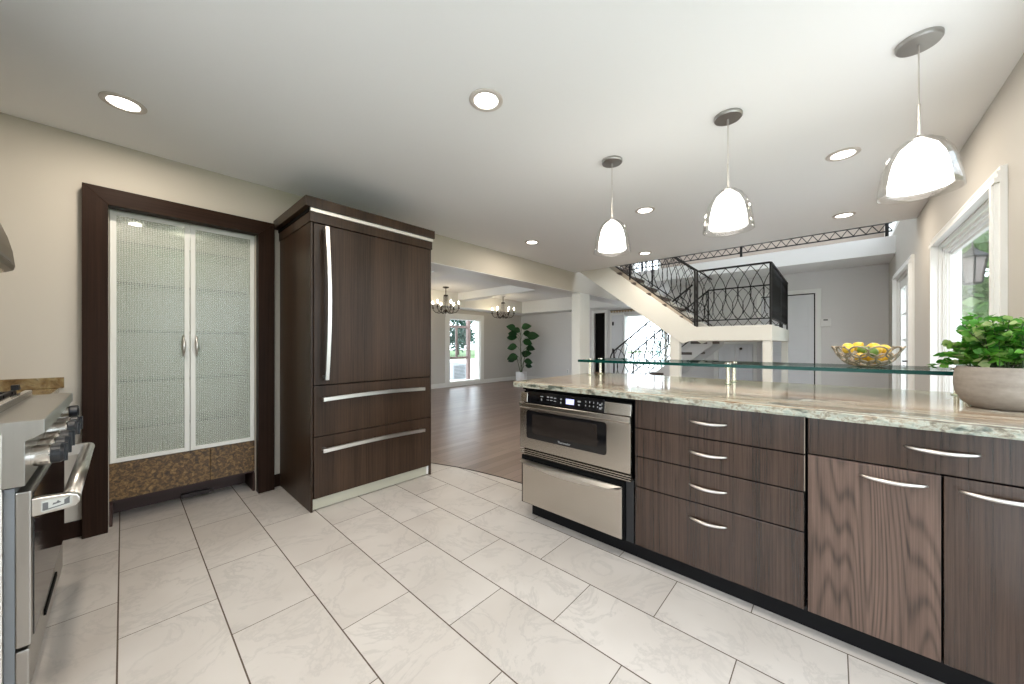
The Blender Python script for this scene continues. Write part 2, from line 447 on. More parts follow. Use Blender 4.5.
struct(MB().box(-.97, 5.43, -.80, 3.52, CZ, 2.74).obj('ceiling', M['ceiling'], origin=(0, 0, 0)))
wall('wall_left', M['wall'], 'y', -.80, 3.52, -.97, -.87, 0, 2.5, [(-.45, 1.55, .60, 2.15)])
wall('wall_north', M['wall'], 'x', -.97, 1.87, YN, 3.80, 0, 2.5, [(-.06, .715, 0, 2.06)])
struct(box('wall_header', M['wall'], 1.87, 9.2, YN, 3.80, 2.125, 2.74, origin=(0, 0, 0)))
struct(box('header_lightener', M['white'], 1.88, 9.19, YN+.004, 3.796, 2.116, 2.1245))  # white board added to lighten the header underside, standing in for sky light
struct(box('trim_2', M['cream'], 5.60, 5.95, YN+.002, 3.60, 0, 2.125, bevel=.004))      # the column
wall('wall_right', M['wall_backlit'], 'x', -.97, 9.3, -.74, YW, 0, 5.0, [(.10, 2.50, .04, 2.30), (2.95, 4.42, .30, 1.965), (5.62, 6.95, 0, 2.04), (6.1, 8.3, 2.75, 4.5)])
wall('wall_far', M['wall_gray'], 'y', YW, 2.6, 7.9, 8.0, 0, 2.42)
struct(box('wall_return', M['wall_gray'], 8.0, 9.2, 2.5, 2.6, 0, 2.42, origin=(0, 0, 0)))
# entry wall: dark doorway, entry opening
wall('wall_entry', M['wall_gray'], 'y', 2.5, 8.1, 9.2, 9.35, 0, 2.75, [(2.62, 4.24, 0, 1.99), (4.80, 5.14, 0, 2.09)])
# dining room
wall('wall_dining', M['wall_din'], 'x', -1.0, 9.3, 7.95, 8.15, 0, 2.75, [(6.13, 7.30, .10, 1.93), (.2, 3.9, .1, 2.1)])
wall('wall_dining_left', M['wall_din'], 'y', 3.5, 8.1, -.1-1.0, -1.0, 0, 2.75, [(4.3, 7.3, .1, 2.1)])
struct(box('ceiling_dining', M['ceiling_white'], -1.0, 9.2, 3.80, 7.95, 2.55, 2.74, origin=(0, 0, 0)))
struct(MB().box(-1.0, 9.2, 7.40, 7.95, 2.18, 2.55).box(8.62, 9.2, 3.8, 7.40, 2.18, 2.55).box(6.0, 6.3, 3.8, 7.40, 2.36, 2.55).box(3.4, 3.7, 3.8, 7.40, 2.36, 2.55)
       .obj('ceiling_beams', M['white'], origin=(0, 0, 0)))
# upper storey around the stair void
struct(box('ceiling_gallery', M['ceiling_white'], 7.05, 9.2, YW, 3.42, 2.42, 2.66, origin=(0, 0, 0)))
struct(box('floor_upper', M['planks'], 5.43, 9.2, 3.42, 5.0, 2.74, 2.76, origin=(0, 0, 0)))
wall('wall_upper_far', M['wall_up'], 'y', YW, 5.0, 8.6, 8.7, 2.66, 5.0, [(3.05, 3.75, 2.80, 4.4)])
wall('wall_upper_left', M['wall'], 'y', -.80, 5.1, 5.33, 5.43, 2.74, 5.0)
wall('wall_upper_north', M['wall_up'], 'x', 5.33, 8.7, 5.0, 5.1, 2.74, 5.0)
struct(MB().box(5.33, 5.75, -.82, 5.1, 5.0, 5.1).box(8.2, 8.7, -.82, 5.1, 5.0, 5.1).box(5.75, 8.2, -.82, .1, 5.0, 5.1).box(5.75, 8.2, 2.9, 5.1, 5.0, 5.1).obj('ceiling_upper', M['ceiling_white'], origin=(0, 0, 0)))  # unseen roof opening, added to drop daylight on the stairs and far wall
wall('wall_upper_back', M['wall'], 'x', 5.33, 8.7, -.84, -.74, 4.9, 5.1)
# baseboards
struct(MB().box(-.24, -.166, YN-.015, YN, 0, .10).obj('baseboard_north', M['wenge_case'], bevel=.003))
struct(MB().box(.826, .885, YN-.015, YN, 0, .10).obj('baseboard_north', M['wenge_case'], bevel=.003))
struct(MB().box(-1.0, 9.2, 7.932, 7.95, -.005, .12).obj('baseboard_dining', M['white'], bevel=.004))
struct(MB().box(9.182, 9.2, 5.3, 7.93, -.005, .12).obj('baseboard_entry', M['white'], bevel=.004))
struct(MB().box(7.885, 7.9, YW, .12, -.005, .12).obj('baseboard_far', M['white'], bevel=.004))
# ground outside
struct(box('ground_patio', M['patio'], -8, 30, -14, 24, -.14, -.06, origin=(0, 0, 0)))
struct(MB().box(-40, 70, 24, 70, -.14, -.055).box(-40, 70, -60, -5, -.14, -.05).obj('ground_lawn', M['lawn'], origin=(0, 0, 0)))

# ------------------------------------------------------------------ windows and doors of the shell
def casing_x(name, m, x0, x1, z0, z1, y, prof, bottom=False, parent=None, out=1):
    """trim around an opening in a wall along X; prof: (distance from the opening, projection) steps"""
    b = MB(); pts = [(0, 0)] + list(prof) + [(prof[-1][0], 0)]; W_ = prof[-1][0]
    zb = z0-W_ if bottom else z0
    b.prism([(x1+u, y+out*v) for u, v in pts], 'z', zb, z1)
    b.prism([(x0-u, y+out*v) for u, v in pts], 'z', zb, z1)
    b.prism([(y+out*v, z1+u) for u, v in pts], 'x', x0-W_, x1+W_)
    if bottom: b.prism([(y+out*v, z0-u) for u, v in pts], 'x', x0, x1)
    return b.obj(name, m, parent)
CAS = [(0, .040), (.024, .040), (.024, .032), (.034, .028), (.054, .034), (.058, .022), (.078, .022)]
# the kitchen window over the counter end
win = struct(thing('window_1', 'wide kitchen window', 'window', (3.68, YW, .30)))
del win['label']; del win['category']
b = MB()
for x0, x1, z0, z1 in ((2.95, 4.42, .30, 1.965),):
    b.box(x0+.001, x0+.012, -.739, YW-.001, z0+.021, z1-.013).box(x1-.012, x1-.001, -.739, YW-.001, z0+.021, z1-.013).box(x0+.001, x1-.001, -.739, YW-.001, z1-.012, z1-.001).box(x0+.001, x1-.001, -.739, YW+.045, z0+.001, z0+.02)
b.obj('window_jamb', M['white'], win, bevel=.002)
casing_x('window_casing', M['white'], 2.95, 4.42, .305, 1.965, YW, CAS, False, win)
b = MB().box(2.88, 4.49, YW, YW+.02, .20, .28)
b.obj('window_apron', M['white'], win, bevel=.003)

b = MB()
for ins, ya, yb in ((.012, -.655, -.64), (.034, -.675, -.655), (.056, -.70, -.675)):
    b.box(2.95+ins, 2.95+ins+.022, ya, yb, .32, 1.955-ins).box(4.42-ins-.022, 4.42-ins, ya, yb, .32, 1.955-ins)
    b.box(2.95+ins, 4.42-ins, ya, yb, 1.955-ins-.024, 1.955-ins).box(2.95+ins, 4.42-ins, ya, yb, .32+ins*.5, .32+ins*.5+.034)
b.obj('window_sash', M['white'], win, bevel=.003)
box('window_pane', M['pane'], 3.02, 4.35, -.692, -.687, .35, 1.885, win)
# the french door further along
fd = struct(thing('door_1', 'french door', 'door', (6.28, YW, 0))); del fd['label']; del fd['category']
casing_x('door_casing', M['white'], 5.62, 6.95, 0, 2.04, YW, CAS, False, fd)
MB().box(5.622, 5.65, -.739, YW-.001, 0, 2.01).box(6.92, 6.948, -.739, YW-.001, 0, 2.01).box(5.622, 6.948, -.739, YW-.001, 2.01, 2.038).obj('door_jamb', M['white'], fd, bevel=.002)
for x0, x1 in ((5.655, 6.28), (6.29, 6.915)):
    b = MB().box(x0, x0+.09, -.69, -.645, .01, 2.0).box(x1-.09, x1, -.69, -.645, .01, 2.0).box(x0+.09, x1-.09, -.69, -.645, .01, .24).box(x0+.09, x1-.09, -.69, -.645, 1.90, 2.0)
    for k in range(1, 5): b.box(x0+.09, x1-.09, -.675, -.66, .24+k*.332-.01, .24+k*.332+.01)
    b.box((x0+x1)/2-.01, (x0+x1)/2+.01, -.675, -.66, .24, 1.9)
    lf = b.obj('door_leaf', M['white'], fd, bevel=.003)
    box('door_pane', M['pane'], x0+.09, x1-.09, -.669, -.666, .24, 1.90, lf)
for z in (1.72, 1.0, .25): MB().tube([(6.935, -.632, z-.05), (6.935, -.632, z+.05)], .011, 8).obj('hinge', M['bronze'], fd)
MB().tube([(6.20, -.635, .98), (6.20, -.60, .98), (6.12, -.60, .98)], .009, 8).obj('door_handle', M['bronze'], fd, smooth=True)
# upper window above the french door
uw = struct(thing('window_2', 'upper', 'window', (7.2, YW, 2.75))); del uw['label']; del uw['category']
b = MB().box(6.1, 6.18, -.735, -.63, 2.75, 4.5).box(8.22, 8.3, -.735, -.63, 2.75, 4.5).box(6.18, 8.22, -.735, -.63, 2.75, 2.83).box(6.18, 8.22, -.735, -.63, 4.42, 4.5).box(7.17, 7.23, -.72, -.65, 2.83, 4.42)
b.obj('window_frame', M['white'], uw, bevel=.003)
box('window_pane', M['pane'], 6.18, 8.22, -.70, -.695, 2.83, 4.42, uw)
# stair hall window upstairs
sw = struct(thing('window_3', 'upper', 'window', (8.6, 3.4, 2.8))); del sw['label']; del sw['category']
MB().box(8.59, 8.7, 3.05, 3.10, 2.8, 4.4).box(8.59, 8.7, 3.70, 3.75, 2.8, 4.4).box(8.59, 8.7, 3.10, 3.70, 2.8, 2.85).box(8.59, 8.7, 3.10, 3.70, 4.35, 4.4).box(8.62, 8.68, 3.385, 3.415, 2.85, 4.35).obj('window_frame', M['white'], sw)
box('window_pane', M['pane'], 8.645, 8.65, 3.10, 3.70, 2.85, 4.35, sw)
# dining window
dw = struct(thing('window_4', 'dining', 'window', (6.71, 7.95, .1))); del dw['label']; del dw['category']
casing_x('window_casing', M['white'], 6.13, 7.30, .10, 1.93, 7.95, [(0, .03), (.10, .03), (.105, .02), (.14, .02)], True, dw, -1)
MB().box(6.13, 6.16, 7.95, 8.15, .1, 1.93).box(7.27, 7.30, 7.95, 8.15, .1, 1.93).box(6.16, 7.27, 7.95, 8.15, .1, .14).box(6.16, 7.27, 7.95, 8.15, 1.90, 1.93).obj('window_jamb', M['white'], dw)
box('window_pane', M['pane'], 6.16, 7.27, 8.052, 8.057, .14, 1.90, dw)
w2 = struct(thing('added_window_dining', 'dining', 'window', (2.05, 7.95, .1))); del w2['label']; del w2['category']  # unseen extra window, added to bring daylight into the dining room
MB().box(.2, .27, 7.93, 8.15, .1, 2.1).box(3.83, 3.9, 7.93, 8.15, .1, 2.1).box(.27, 3.83, 7.93, 8.15, .1, .17).box(.27, 3.83, 7.93, 8.15, 2.03, 2.1).box(2.0, 2.08, 7.97, 8.12, .17, 2.03).obj('window_frame', M['white'], w2)
box('window_pane', M['pane'], 0.27, 3.83, 8.052, 8.057, .17, 2.03, w2)
w8 = struct(thing('added_window_dining_left', 'x', 'window', (-1.0, 5.8, .1))); del w8['label']; del w8['category']  # out of view window added for more dining room daylight
MB().box(-1.08, -.98, 4.3, 4.37, .1, 2.1).box(-1.08, -.98, 7.23, 7.3, .1, 2.1).box(-1.08, -.98, 4.37, 7.23, .1, .17).box(-1.08, -.98, 4.37, 7.23, 2.03, 2.1).box(-1.07, -1.01, 5.77, 5.83, .17, 2.03).obj('window_frame', M['white'], w8)
box('window_pane', M['pane'], -1.045, -1.04, 4.37, 7.23, .17, 2.03, w8)
w6 = struct(thing('window_6', 'x', 'window', (1.3, YW, .04))); del w6['label']; del w6['category']  # unseen window inferred from reflections, enlarged to brighten the ceiling
MB().box(.10, .17, -.735, YW+.02, .04, 2.30).box(2.43, 2.50, -.735, YW+.02, .04, 2.30).box(.17, 2.43, -.735, YW+.02, .04, .10).box(.17, 2.43, -.735, YW+.02, 2.23, 2.30).box(1.26, 1.34, -.72, -.66, .10, 2.23).obj('window_frame', M['white'], w6)
box('window_pane', M['pane'], .17, 2.43, -.700, -.695, .10, 2.23, w6)
w7 = struct(thing('window_7', 'x', 'window', (-.87, .55, .6))); del w7['label']; del w7['category']
MB().box(-.96, -.85, -.45, -.39, .6, 2.15).box(-.96, -.85, 1.49, 1.55, .6, 2.15).box(-.96, -.85, -.39, 1.49, .6, .66).box(-.96, -.85, -.39, 1.49, 2.09, 2.15).box(-.94, -.90, .52, .58, .66, 2.09).obj('window_frame', M['white'], w7)
box('window_pane', M['pane'], -.923, -.918, -.39, 1.49, .66, 2.09, w7)
# porch outside the dining window: brown framed screen, white wall, condenser
scr = thing('porch_screen', 'brown framed porch screen with two panes outside the dining window', 'screen', (7.05, 8.62, -.06))
b = MB().box(6.30, 6.36, 8.6, 8.65, -.06, 2.3).box(7.36, 7.47, 8.58, 8.68, -.06, 2.3).box(6.36, 7.36, 8.6, 8.65, 1.70, 1.77).box(6.36, 7.36, 8.6, 8.65, .74, .81).box(6.90, 6.96, 8.6, 8.65, .81, 1.70)
b.obj('frame', M['brownframe'], scr, bevel=.004)
box('screen_pane', M['pane'], 6.36, 7.36, 8.622, 8.627, .81, 1.70, scr)
ac = thing('air_conditioner', 'grey outdoor air conditioner condenser on the patio beyond the dining window', 'air conditioner', (8.15, 10.2, -.06))
MB().box(7.85, 8.45, 9.95, 10.45, -.06, .50).obj('cabinet', M['acgrey'], ac, bevel=.02)
b = MB()
for k in range(9): b.box(7.90, 8.40, 9.935, 9.955, .0+k*.05, .02+k*.05)
b.obj('louvre', simple('dark louvre', (.12, .13, .14), .5), ac)
MB().lathe([(.20, .50), (.20, .53), (.17, .53), (.17, .515), (.0, .515)], (8.15, 10.2, 0), 24).obj('fan_grille', M['acgrey'], ac)
struct(box('wall_porch', M['stucco'], 8.05, 8.25, 8.3, 8.9, -.06, 2.6, origin=(0, 0, 0)))

# entry side: dark doorway, opened white door, entry glass
ed = struct(thing('door_2', 'dark doorway', 'door', (9.2, 4.97, 0))); del ed['label']; del ed['category']
MB().box(9.18, 9.2, 4.72, 4.80, 0, 2.17).box(9.18, 9.2, 5.14, 5.22, 0, 2.17).box(9.18, 9.2, 4.80, 5.14, 2.09, 2.17).obj('door_casing', M['white'], ed, bevel=.003)
box('door_leaf', M['black'], 9.26, 9.30, 4.80, 5.14, 0, 2.09, ed)  # black slab painted in for the shade of the dark doorway recess
et = struct(thing('door_3', 'entry', 'door', (9.2, 3.43, 0))); del et['label']; del et['category']
b = MB().box(9.17, 9.2, 4.24, 4.62, 1.99, 2.04).box(9.18, 9.2, 4.56, 4.64, 0, 2.06).box(9.15, 9.35, 4.20, 4.24, 0, 1.99).box(9.2, 9.35, 2.62, 2.68, 0, 1.99).box(9.2, 9.35, 2.68, 4.20, 1.94, 1.99).box(9.22, 9.33, 3.12, 3.18, 0, 1.94)
b.obj('door_frame', M['white'], et, bevel=.003)
box('door_pane', M['pane'], 9.27, 9.275, 2.68, 4.20, .05, 1.94, et)
op = MB().box(9.13, 9.175, 4.245, 4.57, .01, 1.99).obj('door_leaf', M['door_white'], et, bevel=.004)
for z in (1.76, 1.02, .25): MB().box(9.115, 9.13, 4.50, 4.545, z-.05, z+.05).obj('hinge', M['black'], op)
vl = thing('door_valance', 'scalloped brown and cream valance strip above the bright entry door', 'valance', (9.14, 4.1, 2.05))
box('rod', M['bronze'], 9.12, 9.15, 3.55, 4.62, 2.115, 2.13, vl)
b = MB()
for k in range(13):
    y = 4.60-k*.08
    b.prism([(y, 2.115), (y-.07, 2.115), (y-.055, 2.065), (y-.015, 2.065)], 'x', 9.125, 9.145)
b.obj('fringe', simple('tan fringe', (.42, .32, .20), .8), vl)

# ------------------------------------------------------------------ far wall: panelled doors, thermostat
def panel_door(name, xw, y0, y1, z1, rows, parent, knob=None, cols=1):
    b = MB(); t = .02
    b.box(xw-t, xw, y0, y1, .01, z1)
    fr = b.obj(name, M['door_white'], parent, bevel=.002)
    st = .075
    p = MB()
    p.box(xw-t-.012, xw-t, y0, y0+st, .01, z1).box(xw-t-.012, xw-t, y1-st, y1, .01, z1)
    zz = [.01] + rows + [z1]
    for i, z in enumerate(zz):
        h = st if 0 < i < len(zz)-1 else st
        za = min(max(z-h/2, .01), z1-h)
        p.box(xw-t-.012, xw-t, y0+st, y1-st, za, za+h)
    p.obj('door_rails', M['door_white'], fr, bevel=.004)
    if knob: MB().lathe([(0, 0), (.012, .0), (.012, .02), (.022, .028), (.022, .045), (.012, .055), (0, .055)], (0, 0, 0), 16, 'x').obj('door_knob', M['bronze'], fr, smooth=True, origin=(0, 0, 0)).location = (xw-t-.06, knob[0]-ORG[parent.name].y, knob[1]) if False else Vector((xw-.085, knob[0], knob[1])) - ORG[parent.name]
    return fr
td = struct(thing('door_4', 'tall', 'door', (7.9, .4, 0))); del td['label']; del td['category']
MB().box(7.875, 7.9, .16, .235, 0, 2.12).box(7.875, 7.9, .99, 1.05, 1.24, 2.12).box(7.875, 7.9, .235, .99, 2.05, 2.12).obj('door_casing', M['white'], td, bevel=.003)
box('door_gap', M['black'], 7.893, 7.8995, .235, .99, 0, 2.05, td)
panel_door('door_leaf', 7.893, .251, .985, 2.03, [.75, 1.02, 1.45], td)
cd = struct(thing('door_5', 'cupboard', 'door', (7.9, 1.36, 0))); del cd['label']; del cd['category']
MB().box(7.87, 7.9, 1.68, 1.76, 0, 1.235).box(7.87, 7.9, 1.055, 1.11, 0, 1.235).box(7.87, 7.9, 1.11, 1.68, 1.19, 1.235).obj('door_casing', M['white'], cd, bevel=.003)
panel_door('door_leaf', 7.893, 1.12, 1.395, 1.18, [.62], cd, (1.30, 1.10))
panel_door('door_leaf', 7.893, 1.40, 1.675, 1.18, [.62], cd)
th = thing('thermostat', 'white wall thermostat with a small display beside the tall panelled door', 'thermostat', (7.89, .105, 1.47))
MB().box(7.87, 7.9, .035, .175, 1.475, 1.61).obj('housing', M['plastic'], th, bevel=.008)
MB().box(7.866, 7.872, .075, .13, 1.575, 1.60).obj('display', simple('thermostat screen', (.16, .17, .15), .3), th)
for y in (.08, .11): box('button', M['plastic'], 7.866, 7.872, y, y+.02, 1.51, 1.52, th)
ot = thing('wall_outlet', 'small white wall outlet low on the dining room side wall', 'outlet', (9.19, 6.05, .30))
MB().box(9.19, 9.2, 6.01, 6.09, .30, .42).obj('cover_plate', M['plastic'], ot, bevel=.004)
for z in (.325, .37): box('socket', M['acgrey'], 9.186, 9.192, 6.035, 6.065, z, z+.025, ot)
tag(MB().box(.30, .46, 3.655, 3.70, .002, .03).box(.46, .49, 3.67, 3.70, .002, .02).obj('floor_vent', M['vent'], bevel=.003), 'brown vent cover lying loose at the foot of the pantry', 'vent')

# ------------------------------------------------------------------ pantry cabinet
pc = thing('pantry_cabinet', 'built in pantry with two reeded glass doors in a dark wood frame', 'cabinet', (.33, 3.5, 0))
b = MB()
b.prism([(-.166, 0), (-.062, 0), (-.062, 2.045), (-.166, 2.15)], 'y', 3.345, 3.44)
cs = b.obj('side_casing', M['wenge_case'], pc, bevel=.002)
MB().prism([(.718, 0), (.826, 0), (.826, 2.15), (.718, 2.045)], 'y', 3.345, 3.44).obj('side_casing', M['wenge_case'], pc, bevel=.002)
m_h = M['wenge_case'].copy(); m_h.name = 'head casing wood'
for nd in m_h.node_tree.nodes:
    if nd.type == 'MAPPING': s0 = nd.inputs['Scale'].default_value; nd.inputs['Scale'].default_value = (s0[2], s0[1], s0[0])
MB().prism([(-.166, 2.15), (-.062, 2.045), (.718, 2.045), (.826, 2.15)], 'y', 3.345, 3.44).obj('head_casing', m_h, pc, bevel=.002)
M['pantry_in'] = paint('pale pantry lining', (.56, .57, .52), .6)
MB().box(-.06, .716, 4.03, 4.05, .385, 2.06).box(-.06, -.045, 3.50, 4.03, .385, 2.06).box(.70, .716, 3.50, 4.03, .385, 2.06).box(-.045, .70, 3.50, 4.03, 2.04, 2.06).box(-.045, .70, 3.50, 4.03, .38, .40).obj('lining', M['pantry_in'], pc)
for z in (.585, .915, 1.265, 1.60, 1.887):
    sh = MB().box(-.043, .698, 3.66, 4.028, z-.004, z+.004).obj('shelf', M['shelf_glass'], pc)
    MB().box(-.043, .698, 3.652, 3.66, z-.010, z+.010).obj('shelf_edge', M['teal_edge'], sh)
def pdoor(x0, x1, hx, hin):
    z0, z1, w = .405, 2.04, .028
    d = MB().box(x0, x0+w, 3.445, 3.467, z0, z1).box(x1-w, x1, 3.445, 3.467, z0, z1).box(x0+w, x1-w, 3.445, 3.467, z0, z0+w).box(x0+w, x1-w, 3.445, 3.467, z1-w, z1).obj('door', M['whiteframe'], pc, bevel=.002)
    box('glass_panel', M['reeded'], x0+w, x1-w, 3.452, 3.457, z0+w, z1-w, d)
    zs = [1.09 + .145*t/8 for t in range(9)]
    h = MB().tube([(hx, 3.445 - .032*math.sin(PI*t/8)**.6 if 0 < t < 8 else 3.445, z) for t, z in enumerate(zs)], [.005+.0045*math.sin(PI*t/8) for t in range(9)], 8).obj('handle', M['nickel'], d, smooth=True)
    for z in (.50, 1.22, 1.93): box('hinge', M['satin'], hin-.012, hin+.012, 3.458, 3.475, z-.012, z+.012, d)
pdoor(-.056, .3255, .292, -.02)
pdoor(.3295, .712, .362, .676)
MB().box(-.06, .44, 3.455, 3.475, .16, .40).box(.442, .716, 3.455, 3.475, .16, .40).obj('base_panel', M['cork'], pc, bevel=.001)
MB().box(-.06, .716, 3.70, 3.72, 0, .38).box(-.06, .716, 3.47, 3.70, .145, .16).box(-.059, -.045, 3.441, 3.70, 0, .145).box(.70, .7145, 3.441, 3.70, 0, .145).obj('plinth', simple('dark red plinth', (.035, .012, .007), .5), pc)
pk = MB().lathe([(0, 2.036), (.03, 2.036), (.034, 2.028), (0, 2.026)], (.06, 3.70, 0), 16).obj('puck_light', M['lens'], pc)
for lx in (.33,):
    ld = bpy.data.lights.new('pantry_bulb', 'POINT'); ld.energy = 1.4; ld.color = (1, .95, .86); ld.shadow_soft_size = .03
    lo = bpy.data.objects.new('pantry_bulb', ld); C.objects.link(lo); lo.parent = pc; lo.location = Vector((lx, 3.80, 1.94)) - ORG[pc.name]

# ------------------------------------------------------------------ refrigerator
fr = thing('refrigerator', 'tall wenge panelled refrigerator with long steel handles beside the pantry', 'refrigerator', (1.37, 3.05, 0))
FW = M['wenge']
MB().box(.88, .893, 2.695, 3.415, 0, 2.03).box(1.862, 1.875, 2.695, 3.415, 0, 2.03).box(.893, 1.862, 2.74, 3.415, .02, 2.03).obj('cabinet_body', FW, fr, bevel=.001)
box('front_gap', M['black'], .893, 1.862, 2.715, 2.74, .08, 2.03, fr)
dr = box('door', FW, .898, 1.857, 2.69, 2.715, .888, 2.025, fr, bevel=.002)
hp = [(.964 + .012*math.sin(PI*t/16), 2.69 - .058 - .016*math.sin(PI*t/16), .925+1.075*t/16) for t in range(17)]
b = MB()
for p, q in zip(hp, hp[1:]): b.bar(p, q, .018, .024)
b.box(.957, .973, 2.63, 2.69, .93, .955).box(.957, .973, 2.63, 2.69, 1.97, 1.995)
b.obj('handle', M['nickel'], dr)
for z0, z1, hz in ((.525, .880, .79), (.088, .518, .43)):
    dw_ = box('drawer', FW, .898, 1.857, 2.69, 2.715, z0, z1, fr, bevel=.002)
    hp = [(.945+.830*t/16, 2.69-.045-.012*math.sin(PI*t/16), hz-.003+.012*math.sin(PI*t/16)) for t in range(17)]
    b = MB()
    for p, q in zip(hp, hp[1:]): b.bar(p, q, .018, .026)
    b.box(.95, .975, 2.645, 2.69, hz-.008, hz+.008).box(1.745, 1.77, 2.645, 2.69, hz-.008, hz+.008)
    b.obj('handle', M['nickel'], dw_)
tg = box('toe_grille', M['grille'], .897, 1.835, 2.712, 2.74, .006, .082, fr, bevel=.002)
box('grille_end', M['plastic'], 1.838, 1.858, 2.712, 2.74, .006, .08, fr)
MB().box(.872, 1.88, 2.682, 3.415, 2.03, 2.098).obj('crown_band', FW, fr, bevel=.002)
box('crown_gap', M['black'], .868, 1.878, 2.69, 3.415, 2.098, 2.122, fr)
box('crown_trim', M['satin'], .872, 1.878, 2.668, 2.69, 2.098, 2.122, fr)
MB().box(.834, 1.884, 2.648, 3.415, 2.122, 2.19).obj('crown_top', FW, fr, bevel=.002)

# ------------------------------------------------------------------ island
XF = 1.848
WI = M['wenge_island']
tag(box('toe_kick', M['kick'], 1.912, 1.93, YW+.004, 1.548, 0, .10), 'long recessed black toe kick under the island cabinets', 'toe kick')
def bowed(y0, y1, z, x=XF, th=.0055, out=.017, rise=-.005, wid=.012):
    b = MB(); n = 14
    P = [(x - out*math.sin(PI*t/n)**.7 - .004 if 0 < t < n else x-.003, y0+(y1-y0)*t/n, z+rise*math.sin(PI*t/n)) for t in range(n+1)]
    R = [.0032 + .0045*math.sin(PI*t/n)**.6 for t in range(n+1)]
    b.tube(P, R, 8)
    return b
# four drawer cabinet
dc4 = thing('drawer_cabinet', 'island base cabinet with four dark wood drawers beside the microwave drawer', 'cabinet', (2.2, .437, .1))
MB().box(XF+.024, 2.44, .085, .792, .10, .884).obj('cabinet_body', M['black'], dc4)
for z0, z1, hz in ((.730, .880, .806), (.579, .724, .658), (.417, .573, .498), (.103, .411, .340)):
    d = box('drawer', WI, XF, XF+.02, .089, .788, z0, z1, dc4, bevel=.0015)
    if z0 > .5: box('edge_strip', M['edge_wood'], XF-.0006, XF+.018, .0865, .0895, z0+.002, z1-.002, d)
    bowed(.36, .518, hz).obj('handle', M['nickel'], d, smooth=True)
# corner cabinet
cc = thing('base_cabinet', 'island base cabinet with one wide drawer above two doors beneath the plant', 'cabinet', (2.2, -.27, .1))
MB().box(XF+.024, 2.44, YW+.004, .081, .10, .884).obj('cabinet_body', M['black'], cc)
d = box('drawer', WI, XF, XF+.02, YW+.006, .077, .737, .880, cc, bevel=.0015)
bowed(-.348, -.182, .816).obj('handle', M['nickel'], d, smooth=True)
d = box('door', M['wenge_bold'], XF, XF+.02, -.266, .077, .103, .731, cc, bevel=.0015)
d['label'] = 'lighter door with bold arched grain'
bowed(-.236, -.07, .688).obj('handle', M['nickel'], d, smooth=True)
d = box('door', WI, XF, XF+.02, YW+.006, -.272, .103, .731, cc, bevel=.0015)
bowed(-.47, -.304, .692).obj('handle', M['nickel'], d, smooth=True)
# appliance housing
ah = thing('appliance_cabinet', 'black open island cabinet holding the microwave and warming drawers', 'cabinet', (2.2, 1.19, .1))
MB().box(XF+.03, 2.44, .798, .806, .10, .884).box(XF+.03, 2.44, 1.575, 1.582, .10, .884).box(2.42, 2.44, .806, 1.575, .10, .884).box(XF+.03, 2.42, .806, 1.575, .10, .112).box(XF+.03, 2.42, .806, 1.575, .862, .884).obj('cabinet_body', M['black'], ah)
MB().box(XF, XF+.03, .796, .84, .103, .44).obj('filler_strip', simple('black filler', (.012, .013, .015), .35), ah)
MB().box(XF, XF+.03, .796, 1.578, .868, .884).obj('top_rail', M['black'], ah)
# back panel of the island
tag(box('island_back_panel', WI, 2.445, 2.465, YW+.004, 1.58, 0, .884), 'dark wood panel closing the dining side of the island', 'panel')
# microwave drawer
mw = thing('microwave_drawer', 'stainless microwave drawer with black control panel at the island end', 'microwave', (1.95, 1.19, .435))
SX = 1.822
MB().box(SX+.03, 2.40, .812, 1.57, .44, .858).obj('chassis', M['black'], mw)
pn = MB().prism([(SX+.006, .787), (SX+.03, .787), (SX+.03, .862), (SX+.014, .862)], 'y', .962, 1.522).obj('control_panel', M['blackglass'], mw, bevel=.001)
MB().prism([(SX+.004, .787), (SX+.03, .787), (SX+.03, .850), (SX+.012, .850)], 'y', .803, .960).obj('end_cap', M['steel'], mw, bevel=.002)
MB().prism([(SX+.004, .787), (SX+.03, .787), (SX+.03, .850), (SX+.012, .850)], 'y', 1.524, 1.584).obj('end_cap', M['steel'], mw, bevel=.002)
def onpanel(y0, y1, z0, z1):
    k = .008/.075; xa = SX+.006+(z0-.787)*k; xb = SX+.006+(z1-.787)*k
    return [(y0, z0, xa), (y1, z1, xb)]
b = MB()
for (y, z, w, h) in [(1.405, .835, .02, .006), (1.405, .815, .008, .012), (1.355, .836, .016, .007), (1.328, .836, .016, .007), (1.30, .834, .016, .007), (1.355, .818, .018, .004), (1.328, .818, .018, .004), (1.30, .816, .018, .004),
                     (1.255, .832, .009, .009), (1.255, .812, .009, .009), (1.125, .832, .020, .009), (1.125, .812, .012, .009),
                     *[(1.08-.026*i, .836, .005, .010) for i in range(5)], *[(1.08-.026*i, .814, .006, .008) for i in range(5)], (.985-.0, .828, .012, .008), (.985, .808, .014, .010)]:
    k = .008/.075; x = SX+.006+(z-.787)*k
    box('button', M['mark'], x-.0012, x+.002, y-w/2, y+w/2, z-h/2, z+h/2, pn)
x = SX+.006+.037*.107
box('display', M['lcd'], x-.0018, x+.002, 1.160, 1.218, .806, .840, pn)
WB = (.943, 1.525, .55, .735)
def frame_round(y0, y1, z0, z1, r, n=6):
    pts = []
    for cy, cz, a0 in ((y1-r, z1-r, 0), (y0+r, z1-r, 90), (y0+r, z0+r, 180), (y1-r, z0+r, 270)):
        for i in range(n+1):
            a = math.radians(a0+90*i/n); pts.append((cy+r*math.cos(a), cz+r*math.sin(a)))
    return pts
dd = MB().box(SX, SX+.03, .803, 1.584, .478, .783).obj('drawer_front', M['steel'], mw, bevel=.004)
MB().prism([(SX-.012, .755), (SX, .745), (SX, .783), (SX-.010, .783)], 'y', .803, 1.584).obj('pull_lip', M['steel'], dd, bevel=.002)
